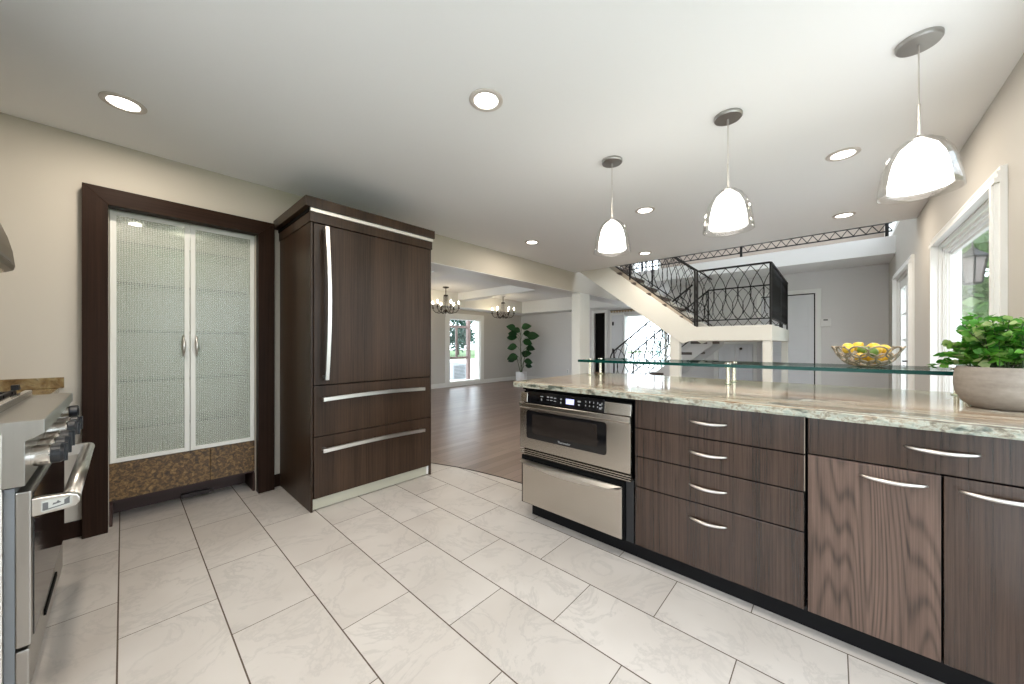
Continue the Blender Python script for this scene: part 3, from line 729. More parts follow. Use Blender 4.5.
MB().prism(frame_round(*WB, .018), 'x', SX-.002, SX+.002).obj('window', M['blackglass'], dd)
MB().prism(frame_round(1.0, 1.475, .585, .715, .01), 'x', SX-.0028, SX-.002).obj('window_screen', simple('window mesh', (.018, .014, .012), .12), dd)
cu = bpy.data.curves.new('brand_text', 'FONT'); cu.body = 'Thermador'; cu.size = .020; cu.extrude = .0006; cu.align_x = 'CENTER'
to = bpy.data.objects.new('brand_text', cu); C.objects.link(to)
bpy.context.view_layer.update()
tm = bpy.data.meshes.new_from_object(to.evaluated_get(bpy.context.evaluated_depsgraph_get())); bpy.data.objects.remove(to)
tm.materials.append(M['mark'])
lg = bpy.data.objects.new('lettering', tm); C.objects.link(lg); lg.parent = dd
lg.location = Vector((SX-.0032, 1.225, .560)) - ORG[mw.name]; lg.rotation_euler = (PI/2, 0, -PI/2)
b = MB()
for k in range(3): b.box(SX-.004, SX+.02, .80, 1.584, .440+.0125*k, .4455+.0125*k)
b.obj('vent_slat', M['steel'], mw, bevel=.001)
# warming drawer
wd = thing('warming_drawer', 'stainless warming drawer with curved lip below the microwave drawer', 'drawer', (1.95, 1.19, .1))
MB().box(SX+.026, 2.40, .846, 1.57, .114, .415).obj('chassis', M['black'], wd)
MB().box(SX+.012, SX+.026, .843, 1.577, .104, .425).obj('side_trim', M['black'], wd)
wf = MB().box(SX, SX+.022, .852, 1.562, .112, .398).obj('drawer_front', M['steel'], wd, bevel=.004)
n = 20; top = []; bot = []
b = MB()
pr = []
for t in range(n+1):
    y = .852+.71*t/n; z = .392 - .040*(1-(2*t/n-1)**2)*.9; pr.append((y, z))
poly = [(y, z) for y, z in pr] + [(1.562, .400), (.852, .400)]
b.prism(poly, 'x', SX-.028, SX)
for v_ in b.bm.verts:
    if v_.co.z > .396 and v_.co.x < SX-.01: v_.co.x = SX-.004
b.obj('pull_lip', M['nickel'], wf)
# countertop
ct = thing('island_countertop', 'long polished granite island countertop with chiselled edge', 'countertop', (2.38, .52, .888))
random.seed(3)
ys = [YW+.004 + (1.63-YW-.004)*i/60 for i in range(61)]
fx_ = [(1.806 + random.uniform(-.004, .004), y) for y in ys]
sl = MB().prism([(x, y) for x, y in fx_] + [(1.99, 1.632), (2.4, 1.628), (2.95, 1.63), (2.95, YW+.004)], 'z', .889, .92).obj('slab', M['granite'], ct, bevel=.002, origin=None)
b = MB(); rows = []
for y in ys + [None]:
    pass
for i, (x, y) in enumerate(fx_):
    rows.append([b.bm.verts.new((x - .003 - random.uniform(0, .005), y, z)) for z in (.886, .895, .905, .914)] + [b.bm.verts.new((x+.012, y, .921)), b.bm.verts.new((x+.012, y, .886))])
for A, B in zip(rows, rows[1:]):
    for q in range(6): b.bm.faces.new((A[q], B[q], B[(q+1) % 6], A[(q+1) % 6]))
b.bm.faces.new(rows[0]); b.bm.faces.new(rows[-1][::-1])
b.obj('chiselled_edge', M['granite_edge'], ct)
# raised glass bar
gb = thing('glass_bar', 'raised clear glass bar top with teal edge on short metal posts', 'bar shelf', (2.76, .55, .92))
GX0, GX1, GY0, GY1, GZ = 2.50, 3.02, -.49, 1.548, 1.032
MB().box(GX0+.003, GX1-.003, GY0+.003, GY1-.003, GZ, GZ+.019).obj('glass_top', M['bar_glass'], gb)
MB().box(GX0, GX0+.003, GY0, GY1, GZ, GZ+.019).box(GX1-.003, GX1, GY0, GY1, GZ, GZ+.019).box(GX0+.003, GX1-.003, GY1-.003, GY1, GZ, GZ+.019).box(GX0+.003, GX1-.003, GY0, GY0+.003, GZ, GZ+.019).obj('glass_edge', M['teal_edge'], gb)
M['brass'] = simple('champagne metal', (.80, .70, .54), .25, 1)
for y in (1.505, .505, -.452):
    for xx in (2.62, 2.80):
        MB().lathe([(0, .921), (.020, .921), (.016, .926), (.0100, .927), (.0100, 1.018), (.020, 1.02), (.020, 1.03), (0, 1.03)], (xx, y, 0), 20).obj('post', M['brass'], gb, smooth=False)
        MB().lathe([(0, GZ+.0192), (.02, GZ+.0192), (.02, GZ+.024), (0, GZ+.025)], (xx, y, 0), 20).obj('post_cap', M['brass'], gb)

# ------------------------------------------------------------------ potted plant on the counter
pp = thing('potted_plant', 'leafy green plant in a round weathered stone bowl by the window', 'plant', (2.33, -.492, .92))
px, py = 2.33, -.492
MB().lathe([(0, .921), (.074, .921), (.084, .925), (.104, .945), (.118, .972), (.1245, 1.01), (.1240, 1.04), (.120, 1.066), (.115, 1.084), (.107, 1.084), (.110, 1.05), (.10, 1.03), (0, 1.03)], (px, py, 0), 40).obj('bowl', M['concrete_pot'], pp, smooth=True)
MB().lathe([(0, 1.075), (.107, 1.07), (.107, 1.06), (0, 1.05)], (px, py, 0), 24).obj('soil', M['soil'], pp)
random.seed(11)
st, lv = MB(), MB()
for k in range(105):
    a = random.uniform(0, 2*PI); el = random.uniform(.05, 1)**.8
    r0 = random.uniform(.0, .09); rt = random.uniform(.06, .205)*(1.1-.5*el); h = .02+.185*el*random.uniform(.7, 1.05) - .10*max(0, (rt-.13)/.08)*random.random()
    base = Vector((px+r0*math.cos(a), py+r0*math.sin(a), 1.07)); tip = Vector((px+rt*math.cos(a), max(py+rt*math.sin(a), YW+.035), 1.09+h))
    mid = (base+tip)/2 + Vector((0, 0, .03))
    P = [base, mid*.6+base*.4+Vector((0, 0, .01)), mid, tip]
    st.tube(P, .0016, 4)
    dirn = (tip-mid).normalized()
    nl = random.randint(10, 14)
    for j in range(nl+2):
        t = .05+.95*j/(nl+1); p = mid.lerp(tip, (t-.45)/.55) if t > .45 else base.lerp(mid, .35+t*1.4)
        ang = random.uniform(0, 2*PI)
        d = (dirn*.35 + Vector((math.cos(ang), math.sin(ang), random.uniform(-.25, .45)))).normalized()
        L = random.uniform(.026, .042)*(1.08 - .30*(j/(nl+1)))
        if p.y + d.y*L < YW+.012: d.y = abs(d.y)
        lv.leaf(p, d, Vector((random.uniform(-1, .6), random.uniform(-.6, 1), random.uniform(.2, 1))), L, L*1.0, .12, 4)
st.obj('stem', M['stem'], pp)
lv.obj('foliage', M['leaf_pot'], pp, smooth=True)

# ------------------------------------------------------------------ fruit bowl
bx, by, bz = 2.80, -.135, GZ+.0195
fb = thing('fruit_bowl', 'open woven metal fruit bowl on the raised glass bar', 'bowl', (bx, by, bz))
def bowlpt(u, v):            # u angle, v 0..1 up the wall
    r = .046+.097*v**.75; z = bz+.005+.100*v**1.7
    return Vector((bx+r*math.cos(u), by+r*math.sin(u), z))
b = MB()
for k in range(11):
    a = 2*PI*k/11
    for v0, v1, hw, sh in ((.0, .50, .32, 0), (.32, .80, .31, .5), (.62, 1.03, .30, 0)):
        loop = []
        for t in range(16):
            q = 2*PI*t/16; loop.append(bowlpt(a+sh*2*PI/11+hw*math.sin(q), max(0, (v0+v1)/2-(v1-v0)/2*math.cos(q))))
        b.tube(loop, .0042, 6, closed=True)
loop = [bowlpt(2*PI*t/28, 0) for t in range(28)]
b.tube(loop, .0035, 6, closed=True)
b.obj('wire_weave', M['wire'], fb, smooth=True)
b = MB()
for k in range(9):
    p = bowlpt(2*PI*(k+.5)/9, 1.02); MB().lathe([(0, -.006), (.005, -.003), (.006, 0), (.005, .003), (0, .006)], p, 8).obj('finial', M['wire'], fb, smooth=True)
def make_fruit(name, m, L, R, p, rot, label, cat, group):
    prof = [(0, -L), (.18*R, -L*.97), (.42*R, -L*.84), (.80*R, -L*.55), (.97*R, -L*.22), (R, 0), (.97*R, L*.22), (.80*R, L*.55), (.45*R, L*.82), (.24*R, L*.94), (.16*R, L*1.04), (0, L*1.08)]
    o = MB().lathe(prof, (0, 0, 0), 20).obj(name, m, None, smooth=True, origin=(0, 0, 0))
    o.location = p; o.rotation_euler = rot
    return tag(o, label, cat, group)
G = 'fruit in the wire bowl'
random.seed(5)
V = (-.7398, .6729)                      # bowl seen from the camera: right hand direction is (.6729,-.7398)
def at(side, back, z): return Vector((bx+.6729*side+.7397*back, by-.7398*side+.6729*back, bz+z))
def rt(k): return (random.uniform(.9, 2.2), random.uniform(-.5, .5), random.uniform(0, 6))
lems = [(-.096, .004, .088, 'lemon', 'upright yellow lemon at the far left of the fruit bowl rim'),
        (-.048, .056, .098, 'lemon', 'second yellow lemon from the left along the bowl rim'),
        (.006, .058, .104, 'lemon', 'yellow lemon lying flat at the top centre back of the bowl'),
        (.074, -.022, .090, 'lemon', 'large yellow lemon right of centre near the bowl rim'),
        (.084, .046, .100, 'lemon', 'yellow lemon at the far right of the fruit bowl rim'),
        (.010, -.042, .086, 'lemon', 'yellow lemon just right of the green lime'),
        (-.062, -.030, .045, 'orange', 'deep yellow lemon low at the left side of the bowl'),
        (.050, -.038, .040, 'orange', 'deep yellow lemon low at the right side of the bowl'),
        (-.006, -.045, .034, 'orange', 'deep yellow lemon at the bottom front of the bowl'),
        (.0, .030, .038, 'orange', 'deep yellow lemon buried at the bottom back of the bowl')]
for s_, k_, z_, m_, lb in lems:
    make_fruit('lemon', M[m_], .032, .0250, at(s_*1.04, k_, z_+.006), rt(0), lb, 'lemon', 'lemons in the wire bowl')
make_fruit('lime', M['lime'], .029, .0265, at(-.046, -.074, .080), (1.4, .3, 1.0), 'dark green lime at the front centre of the fruit bowl', 'lime', 'limes in the wire bowl')
make_fruit('lime', M['lime'], .027, .024, at(-.026, -.004, .090), (1.1, -.2, 2.2), 'green lime tucked behind the front lime, half hidden', 'lime', 'limes in the wire bowl')

# ------------------------------------------------------------------ range, side counter, hood
rg = thing('gas_range', 'stainless gas range with black knobs at the left edge', 'stove', (-.5, 2.3, 0))
Y0, Y1 = 1.85, 2.775
SV = M['steel_v']
MB().box(-.86, -.245, Y0, Y1, .09, .90).obj('body', M['satin'], rg, bevel=.003)
prof = [(-.86, .935), (-.168, .935), (-.166, .932), (-.166, .893), (-.203, .872), (-.203, .735), (-.246, .735), (-.246, .90), (-.86, .90)]
MB().prism(prof, 'y', Y0-.004, Y1+.004).obj('control_panel', SV, rg, bevel=.002)
for i, y in enumerate((1.965, 2.10, 2.235, 2.50, 2.64)):
    kb = MB().lathe([(0, 0), (.034, 0), (.034, .036), (.031, .040), (0, .040)], (-.203, y, .802), 24, 'x').obj('knob_bezel', M['chrome'], rg, bevel=0, smooth=False)
    MB().lathe([(0, .036), (.029, .036), (.033, .041), (.033, .060), (.027, .068), (0, .068)], (-.203, y, .802), 24, 'x').box(-.138, -.128, y-.006, y+.006, .772, .832).obj('knob', M['knob'], kb)
kb = MB().lathe([(0, 0), (.024, 0), (.024, .03), (0, .03)], (-.203, 2.70, .852), 20, 'x').obj('knob_bezel', M['chrome'], rg)
MB().lathe([(0, .03), (.026, .03), (.028, .034), (.028, .056), (.02, .062), (0, .062)], (-.203, 2.70, .852), 20, 'x').obj('knob', M['knob'], kb)
# oven door
od = MB().box(-.222, -.192, Y0+.004, Y1-.004, .235, .715).obj('oven_door', SV, rg, bevel=.004)
MB().box(-.1925, -.1895, Y0+.035, Y1-.03, .25, .70).obj('oven_window', M['blackglass'], od)
hb = MB()
hb.tube([(-.117, Y0+.028, .66), (-.117, Y1-.03, .66)], .0215, 16)
h_ = hb.obj('handle', M['nickel'], od, smooth=True)
for y in (Y0+.004, Y1-.034):
    MB().prism([(-.192, .632), (-.125, .636), (-.105, .640), (-.096, .652), (-.095, .664), (-.101, .676), (-.115, .682), (-.192, .688)], 'y', y, y+.03).obj('handle_bracket', M['nickel'], h_, bevel=.003)
# emblem on the near bracket
ye = Y0+.004
b = MB().prism([(-.174, .640), (-.112, .648), (-.112, .674), (-.174, .677)], 'y', ye-.0015, ye)
em = b.obj('emblem_plate', simple('pale emblem plate', (.62, .63, .60), .35, .6), h_)
b = MB().prism([(-.171, .645), (-.160, .646), (-.160, .669), (-.171, .669)], 'y', ye-.003, ye-.0015)
b.prism([(-.128, .652), (-.117, .654), (-.117, .676), (-.128, .668)], 'y', ye-.003, ye-.0015)
b.prism([(-.160, .646), (-.128, .652), (-.128, .655), (-.160, .649)], 'y', ye-.003, ye-.0015)
b.prism([(-.152, .658), (-.134, .662), (-.141, .670), (-.144, .664), (-.150, .664)], 'y', ye-.003, ye-.0015)
b.obj('emblem', M['greyprint'], em)
MB().box(-.243, -.223, Y0+.008, Y1-.008, .095, .73).obj('door_gasket', simple('grey door seal', (.16, .17, .18), .5), rg)
sd = MB().box(-.222, -.196, Y0+.004, Y1-.004, .095, .225).obj('storage_drawer', SV, rg, bevel=.004)
MB().box(-.197, -.190, Y0+.30, Y1-.30, .175, .195).obj('drawer_pull', M['black'], sd)
MB().box(-.26, -.235, Y0+.02, Y1-.02, 0, .09).box(-.80, -.26, Y0+.03, Y0+.06, 0, .09).box(-.80, -.26, Y1-.06, Y1-.03, 0, .09).obj('kick_panel', M['black'], rg)
MB().box(-.252, -.244, Y0-.003, Y0+.002, .09, .725).box(-.862, -.262, Y0-.003, Y0+.001, .09, .725).obj('side_trim', M['satin'], rg)
# cooktop
ck = MB().box(-.82, -.285, Y0+.05, Y1-.03, .935, .940).obj('cooktop', M['cooktop'], rg)
b = MB().box(-.305, -.283, Y0+.03, Y1-.02, .936, .962)
b.obj('front_rail', M['chrome'], rg, bevel=.003)
b = MB()
for y in (1.96, 2.13, 2.30, 2.47, 2.64): b.box(-.80, -.32, y-.006, y+.006, .955, .968)
for x in (-.33, -.56, -.79): b.box(x-.006, x+.006, Y0+.06, Y1-.04, .952, .968)
for x in (-.33, -.79):
    for y in (1.93, 2.72): b.box(x-.008, x+.008, y-.008, y+.008, .939, .955)
b.prism([(2.70, .968), (2.765, .968), (2.735, .99), (2.70, .99)], 'x', -.335, -.315)
b.obj('grate', M['iron'], rg)
for x in (-.45, -.68):
    for y in (2.05, 2.38, 2.60):
        MB().lathe([(0, .94), (.045, .94), (.045, .948), (.03, .953), (0, .953)], (x, y, 0), 16).obj('burner', M['black'], rg)
# little counter between range and pantry wall
sc_ = thing('side_counter', 'granite topped side counter between the range and the pantry wall', 'counter', (-.55, 3.1, 0))
MB().box(-.86, -.29, 2.79, 3.415, .0, .885).obj('cabinet_body', M['wenge'], sc_)
MB().box(-.865, -.255, 2.785, 3.418, .885, .915).obj('granite_top', M['granite_warm'], sc_, bevel=.003)
MB().box(-.865, -.236, 3.398, 3.419, .915, .978).obj('backsplash', M['granite_warm'], sc_, bevel=.002)
# hood
hd = thing('range_hood', 'curved stainless range hood at the left edge above the range', 'range hood', (-.6, 2.32, 1.5))
hy0, hy1 = 1.87, 2.79
out = [(-.333, 1.53), (-.340, 1.60), (-.353, 1.66), (-.372, 1.72), (-.42, 1.84), (-.50, 1.96), (-.60, 2.04), (-.60, CZ-.003), (-.865, CZ-.003), (-.865, 1.50), (-.36, 1.50), (-.338, 1.512)]
MB().prism(out, 'y', hy0, hy1-.001).obj('canopy', M['hood_steel'], hd, bevel=.002)
inn = [(x*.985-.004, z) for x, z in out[:6]]
MB().prism([(-.332, 1.535), (-.344, 1.60), (-.369, 1.71), (-.417, 1.84), (-.45, 1.89), (-.455, 1.88), (-.43, 1.84), (-.38, 1.71), (-.355, 1.60), (-.345, 1.535)], 'y', hy0+.09, hy1-.09).obj('front_glass', M['hood_glass'], hd)
MB().tube([(-.36, hy1-.12, 1.493), (-.36, hy0+.12, 1.493)], .012, 10).obj('front_rail', M['brass'], hd, smooth=True)

# ------------------------------------------------------------------ pendants
def make_pendant(label):
    o = (0, 0, CZ)
    t = thing('pendant_lamp', label, 'pendant lamp', o, 'pendant lamps over the island')
    MB().lathe([(0, CZ), (.070, CZ), (.070, CZ-.012), (.066, CZ-.018), (0, CZ-.020)], (0, 0, 0), 40).obj('ceiling_canopy', M['canopy'], t)
    MB().tube([(0, 0, CZ-.02), (0, 0, 2.19)], .0028, 8).obj('cord', M['nickel'], t)
    MB().lathe([(0, 2.19), (.0055, 2.19), (.0055, 2.06), (.012, 2.055), (.020, 2.045), (0, 2.045)], (0, 0, 0), 16).obj('stem', M['nickel'], t)
    ou = [(.018, 2.046), (.045, 2.038), (.072, 2.015), (.095, 1.975), (.111, 1.925), (.121, 1.865), (.126, 1.815)]
    sh = MB().lathe(ou + [(r-.003, z-.001) for r, z in ou[::-1]], (0, 0, 0), 48, close=True).obj('glass_shade', M['clear'], t, smooth=True)
    op = [(0, 2.036), (.028, 2.032), (.056, 2.006), (.075, 1.965), (.086, 1.915), (.092, 1.870), (.094, 1.838), (.0, 1.834)]
    MB().lathe(op, (0, 0, 0), 40).obj('opal_shade', M['opal'], t, smooth=True)
    return t
P0 = make_pendant('furthest of the three glass pendant lamps, above the microwave end')
P0.location = (2.305, 1.150, CZ)
copy_tree(P0, (2.294, .442, CZ), 'middle of the three glass pendant lamps over the island')
copy_tree(P0, (2.272, -.266, CZ), 'nearest glass pendant lamp over the island, close to the window wall')

# ------------------------------------------------------------------ recessed downlights
def make_down(label):
    t = thing('recessed_downlight', label, 'downlight', (0, 0, CZ), 'recessed ceiling downlights')
    MB().lathe([(.062, CZ-.0005), (.088, CZ-.0005), (.089, CZ-.004), (.085, CZ-.007), (.066, CZ-.009), (.062, CZ-.006)], (0, 0, 0), 40, close=True).obj('trim_ring', simple('downlight trim', (.62, .57, .52), .45), t, smooth=True)
    MB().lathe([(0, CZ-.0045), (.063, CZ-.0045), (.063, CZ-.001), (0, CZ-.001)], (0, 0, 0), 32).obj('lens', M['lens'], t)
    ld = bpy.data.lights.new('bulb', 'AREA'); ld.shape = 'DISK'; ld.size = .11; ld.energy = DOWN_W; ld.color = (1, .89, .76)
    lo = bpy.data.objects.new('bulb', ld); C.objects.link(lo); lo.parent = t; lo.location = (0, 0, -.012)
    return t
D0 = make_down('lit recessed ceiling light above the pantry doors'); D0.location = (.003, 2.80, CZ)
for loc, lb in (((1.287, 1.355), 'lit recessed ceiling light in the middle of the kitchen ceiling'),
                ((3.273, -.045), 'lit recessed ceiling light nearest the right hand pendant'),
                ((4.815, -.073), 'lit recessed ceiling light near the ceiling edge, furthest along the window side'),
                ((3.357, 1.336), 'lit recessed ceiling light just right of the furthest pendant'),
                ((3.448, 2.798), 'lit recessed ceiling light near the dining room header'),
                ((4.927, 1.960), 'small lit recessed ceiling light close to the stair opening'),
                ((.0, 1.30), 'added out of view ceiling light above the range side of the kitchen'),  # unseen lamp added for more kitchen light
                ((1.287, -.05), 'added out of view ceiling light nearest the camera by the window wall')):  # also unseen, added to light the kitchen from behind the camera
    copy_tree(D0, (*loc, CZ), lb)

# ------------------------------------------------------------------ staircase
CR = M['cream']
XS = 5.435
LZ = 1.425
stc = thing('staircase', 'open cream staircase with dark treads and a landing behind the island', 'staircase', (6.5, 2.0, 0))
def zt(y): return LZ + .816*(y-1.482)
up0, up1 = 1.482, 3.10
poly = [(1.452, LZ), (2.752, zt(2.752)-.025), (3.12, 2.735), (3.418, 2.735), (3.418, 2.455+.07), (1.62, 1.19), (1.52, 1.228), (1.452, 1.228)]
MB().prism(poly, 'x', XS, XS+.06).obj('upper_stringer', CR, stc, bevel=.003)
MB().prism(poly, 'x', 6.42, 6.48).obj('upper_stringer', CR, stc, bevel=.003)
curb = [(1.50, LZ), (1.50, LZ+.10), (3.0, zt(3.0)+.065), (3.0, zt(3.0)-.1)]
MB().prism(curb, 'x', XS+.062, XS+.08).obj('wall_string', M['string'], stc)
for i in range(1, 7):
    z = LZ+.19*i; y = 1.482+.19*i/.816
    MB().box(XS+.003, 6.43, y-.085, y+.17, z-.062, z-.022).obj('tread', M['tread'], stc, bevel=.006)
# landing
MB().box(XS, 7.66, .570, 1.455, 1.228, LZ).obj('landing', CR, stc, bevel=.004)
for x, y0, y1 in ((XS+.015, 1.665, 1.80), (XS+.015, .575, .67), (7.50, .575, .66)):
    h = 1.24 if y0 < 1.5 else 1.30
    MB().box(x, x+.10, y0, y1, 0, h).obj('post', CR, stc, bevel=.003)
# lower flight
def zl(y): return LZ - .80*(y-1.50)
for x in (6.58, 7.42):
    MB().prism([(1.50, LZ-.02), (3.28, 0), (2.95, 0), (1.50, 1.165)], 'x', x, x+.05).obj('lower_stringer', M['wall_gray'], stc, bevel=.003)
for i in range(1, 8):
    z = LZ-.19*i; y = 1.50+.19*i/.80
    MB().box(6.57, 7.46, y-.17, y+.09, z-.045, z).obj('tread', M['tread'], stc, bevel=.006)

# railings of wrought iron
IR = M['iron']
def railing(label, P, Q, h, low, spacing, posts, lo_ext=0, scroll_end=None, group='wrought iron stair railings', rail_w=.028, wire=.0044):
    """panel between ground points P and Q (3-D, on the stair line); height h, bottom rail at low"""
    P, Q = Vector(P), Vector(Q); d = Q-P; L = Vector((d.x, d.y, 0)).length
    t = thing('stair_railing', label, 'railing', P, group)
    up = Vector((0, 0, 1))
    MB().bar(P+up*h, Q+up*h, rail_w, .022).obj('top_rail', IR, t)
    MB().bar(P+up*low, Q+up*low, .016, .014).obj('bottom_rail', IR, t)
    for f in posts:
        MB().bar(P+d*f, P+d*f+up*h, .022).obj('post', IR, t)
    n = max(2, round(L/spacing)); b = MB()
    H = h-low-.015
    for k in range(-1, n+1):
        for sgn in (1, -1):
            c = (k+.5)/n
            pts = []
            for i in range(13):
                s = i/12; f = c + sgn*(1.05/n)*math.sin(PI*s)**.9
                if -.001 <= f <= 1.001: pts.append(P + d*f + up*(low+.005+H*s))
                else:
                    if len(pts) > 1: b.tube(pts, wire, 4)
                    pts = []
            if len(pts) > 1: b.tube(pts, wire, 4)
    b.obj('scrollwork', IR, t)
    if scroll_end is not None:
        p = P+up*h if scroll_end == 0 else Q+up*h; s = -1 if scroll_end == 0 else 1
        u = d.normalized()*s
        loop = [p + u*.10*math.sin(a) + up*(-.10+.10*math.cos(a)) for a in [i*PI/9 for i in range(10)]]
        MB().tube(loop, .013, 6).obj('volute', IR, t)
    return t
railing('arched iron railing along the front of the stair landing', (5.50, .592, LZ), (5.50, 1.44, LZ), .79, .085, .135, [0, 1])
railing('dark iron railing closing the right hand end of the stair landing', (5.52, .592, LZ), (7.62, .592, LZ), .79, .085, .085, [0, .5, 1])
railing('iron railing along the back edge of the landing near the far wall', (7.62, .66, LZ), (7.62, 1.80, LZ), .80, .085, .16, [0, 1])
railing('iron railing climbing the near side of the upper stair flight', (5.50, 1.47, LZ+.01), (5.50, 3.02, zt(3.02)+.02), .80, .05, .125, [0, .62])
railing('iron railing climbing the far side of the upper stair flight', (6.44, 1.47, LZ+.01), (6.44, 3.02, zt(3.02)+.02), .80, .05, .15, [.62])
railing('near iron railing of the lower flight with curled end, before the entry', (6.60, 3.25, .03), (6.60, 1.80, zl(1.80)), 1.02, .30, .15, [0], scroll_end=0, wire=.0075)
railing('far iron railing of the lower flight beside the bright entry', (7.45, 3.22, .03), (7.45, 1.74, zl(1.74)), .98, .30, .17, [0], scroll_end=0, wire=.0075)
# gallery railing upstairs
gr = thing('gallery_railing', 'long iron gallery railing with zigzag band above the white upstairs fascia', 'railing', (7.09, 1.4, 2.66))
xg = 7.09
MB().bar((xg, YW+.03, 2.735), (xg, 3.4, 2.735), .02, .016).obj('bottom_rail', IR, gr)
MB().bar((xg, YW+.03, 2.846), (xg, 3.4, 2.846), .016, .012).obj('middle_rail', IR, gr)
MB().bar((xg, YW+.03, 3.56), (xg, 3.4, 3.56), .04, .025).obj('top_rail', IR, gr)
for y in (-.54, 1.17, 2.88): MB().bar((xg, y, 2.66), (xg, y, 3.56), .034).obj('post', IR, gr)
b = MB(); y = YW+.03; k = 0; zz = []
while y < 3.38: zz.append((xg, y, 2.742 if k % 2 == 0 else 2.838)); y += .064; k += 1
for p, q in zip(zz, zz[1:]): b.bar(p, q, .010)
b.obj('zigzag_band', IR, gr)
b = MB(); y = YW+.06
while y < 3.38: b.bar((xg, y, 2.85), (xg, y, 3.55), .010); y += .14
b.obj('baluster_row', IR, gr)

# ------------------------------------------------------------------ dining room: chandeliers, fiddle plant
def make_chand(label):
    z0 = 2.55
    t = thing('chandelier', label, 'chandelier', (0, 0, z0), 'dining room chandeliers')
    BR = M['bronze']
    MB().lathe([(0, z0), (.075, z0), (.075, z0-.018), (.03, z0-.035), (0, z0-.035)], (0, 0, 0), 20).obj('ceiling_canopy', BR, t)
    MB().tube([(0, 0, z0-.03), (0, 0, 1.98)], .009, 8).obj('stem', BR, t)
    MB().lathe([(0, 2.36), (.05, 2.36), (.05, 2.33), (0, 2.33)], (0, 0, 0), 16).obj('collar', BR, t)
    MB().lathe([(0, 2.02), (.03, 2.01), (.045, 1.985), (.03, 1.955), (.012, 1.94), (.018, 1.925), (0, 1.91)], (0, 0, 0), 16).obj('hub', BR, t, smooth=True)
    for k in range(6):
        a = k*PI/3+.26; c, s = math.cos(a), math.sin(a)
        pts = [(r*c, r*s, z) for r, z in ((.02, 1.985), (.08, 1.945), (.16, 1.925), (.24, 1.945), (.295, 2.0), (.305, 2.05))]
        ar = MB().tube(pts, .008, 6).tube([(.05*c, .05*s, 2.345), (.055*c, .055*s, 2.2), (.075*c, .075*s, 2.08), (.14*c, .14*s, 2.0), (.20*c, .20*s, 1.935)], .005, 6).obj('arm', BR, t, smooth=True)
        cx, cy = .305*c, .305*s
        MB().lathe([(0, 2.03), (.028, 2.04), (.03, 2.055), (.014, 2.058), (.014, 2.14), (0, 2.14)], (cx, cy, 0), 10).obj('candle', BR, ar)
        MB().lathe([(0, 2.14), (.010, 2.144), (.018, 2.165), (.013, 2.190), (.004, 2.212), (0, 2.215)], (cx, cy, 0), 10).obj('bulb', M['bulb'], ar, smooth=True)
    return t
c0 = make_chand('left dark six arm chandelier with lit candle bulbs in the dining room'); c0.location = (5.17, 6.83, 2.55)
copy_tree(c0, (7.16, 6.85, 2.55), 'right dark six arm chandelier above the tall dining room plant')
for cx in (5.17, 7.16, 2.6):
    pass
dp = thing('dining_plant', 'tall dark leafed plant in a white pot in the dining room corner', 'plant', (8.35, 7.21, -.006))
qx, qy = 8.35, 7.21
MB().lathe([(0, 0), (.15, 0), (.165, .02), (.17, .34), (.155, .34), (.15, .30), (0, .30)], (qx, qy, -.004), 28).obj('pot', M['pot_white'], dp, smooth=False)
random.seed(4)
stm, lf2 = MB(), MB()
rv = Vector((.6729, -.7398, 0))           # direction that reads as right in the room
def q(s, z, bk=0): return Vector((qx, qy, 0)) + rv*s + Vector((.7397, .6729, 0))*bk + Vector((0, 0, z))
stm.tube([q(0, .3), q(.0, .7, .02), q(-.02, 1.2), q(0, 1.55)], [.018, .016, .012, .008], 6)
stm.tube([q(.02, .3), q(.08, .65), q(.14, .95), q(.20, 1.14)], [.014, .012, .01, .006], 6)
stm.tube([q(-.02, .3), q(-.08, .55), q(-.14, .78)], [.014, .01, .006], 6)
for s, z, dx, dz, L in ((-.30, 1.66, -1, .35, .30), (.02, 1.70, 1, .25, .30), (-.22, 1.50, -1, .2, .30), (.10, 1.52, 1, .0, .28), (.34, 1.42, 1, .15, .36), (-.22, 1.40, -1, .1, .34), (.10, 1.30, 1, -.3, .30),
                        (-.22, 1.12, -1, -.1, .32), (.28, 1.08, 1, -.1, .28), (.12, .88, 1, .2, .26), (-.18, .82, -1, -.2, .34), (-.30, .76, -1, -.35, .26), (.16, .66, 1, -.1, .28), (.24, .54, 1, -.2, .22), (-.06, 1.58, -1, .5, .25), (.02, .95, .6, -.4, .26)):
    p = q(s*.55, z, random.uniform(-.1, .1)); root = q(s*.1, z-.16)
    stm.tube([root, (root+p)/2+Vector((0, 0, .03)), p], .005, 5)
    lf2.leaf(p, rv*dx + Vector((0, 0, dz)) + Vector((.74, .67, 0))*random.uniform(-.4, .4), (-.85+random.uniform(-.25, .25), -.75, .55), L*1.05, L*.80, .18, 6)
stm.obj('stem', M['stem'], dp, smooth=True)
lf2.obj('foliage', M['leaf_dark'], dp, smooth=True)

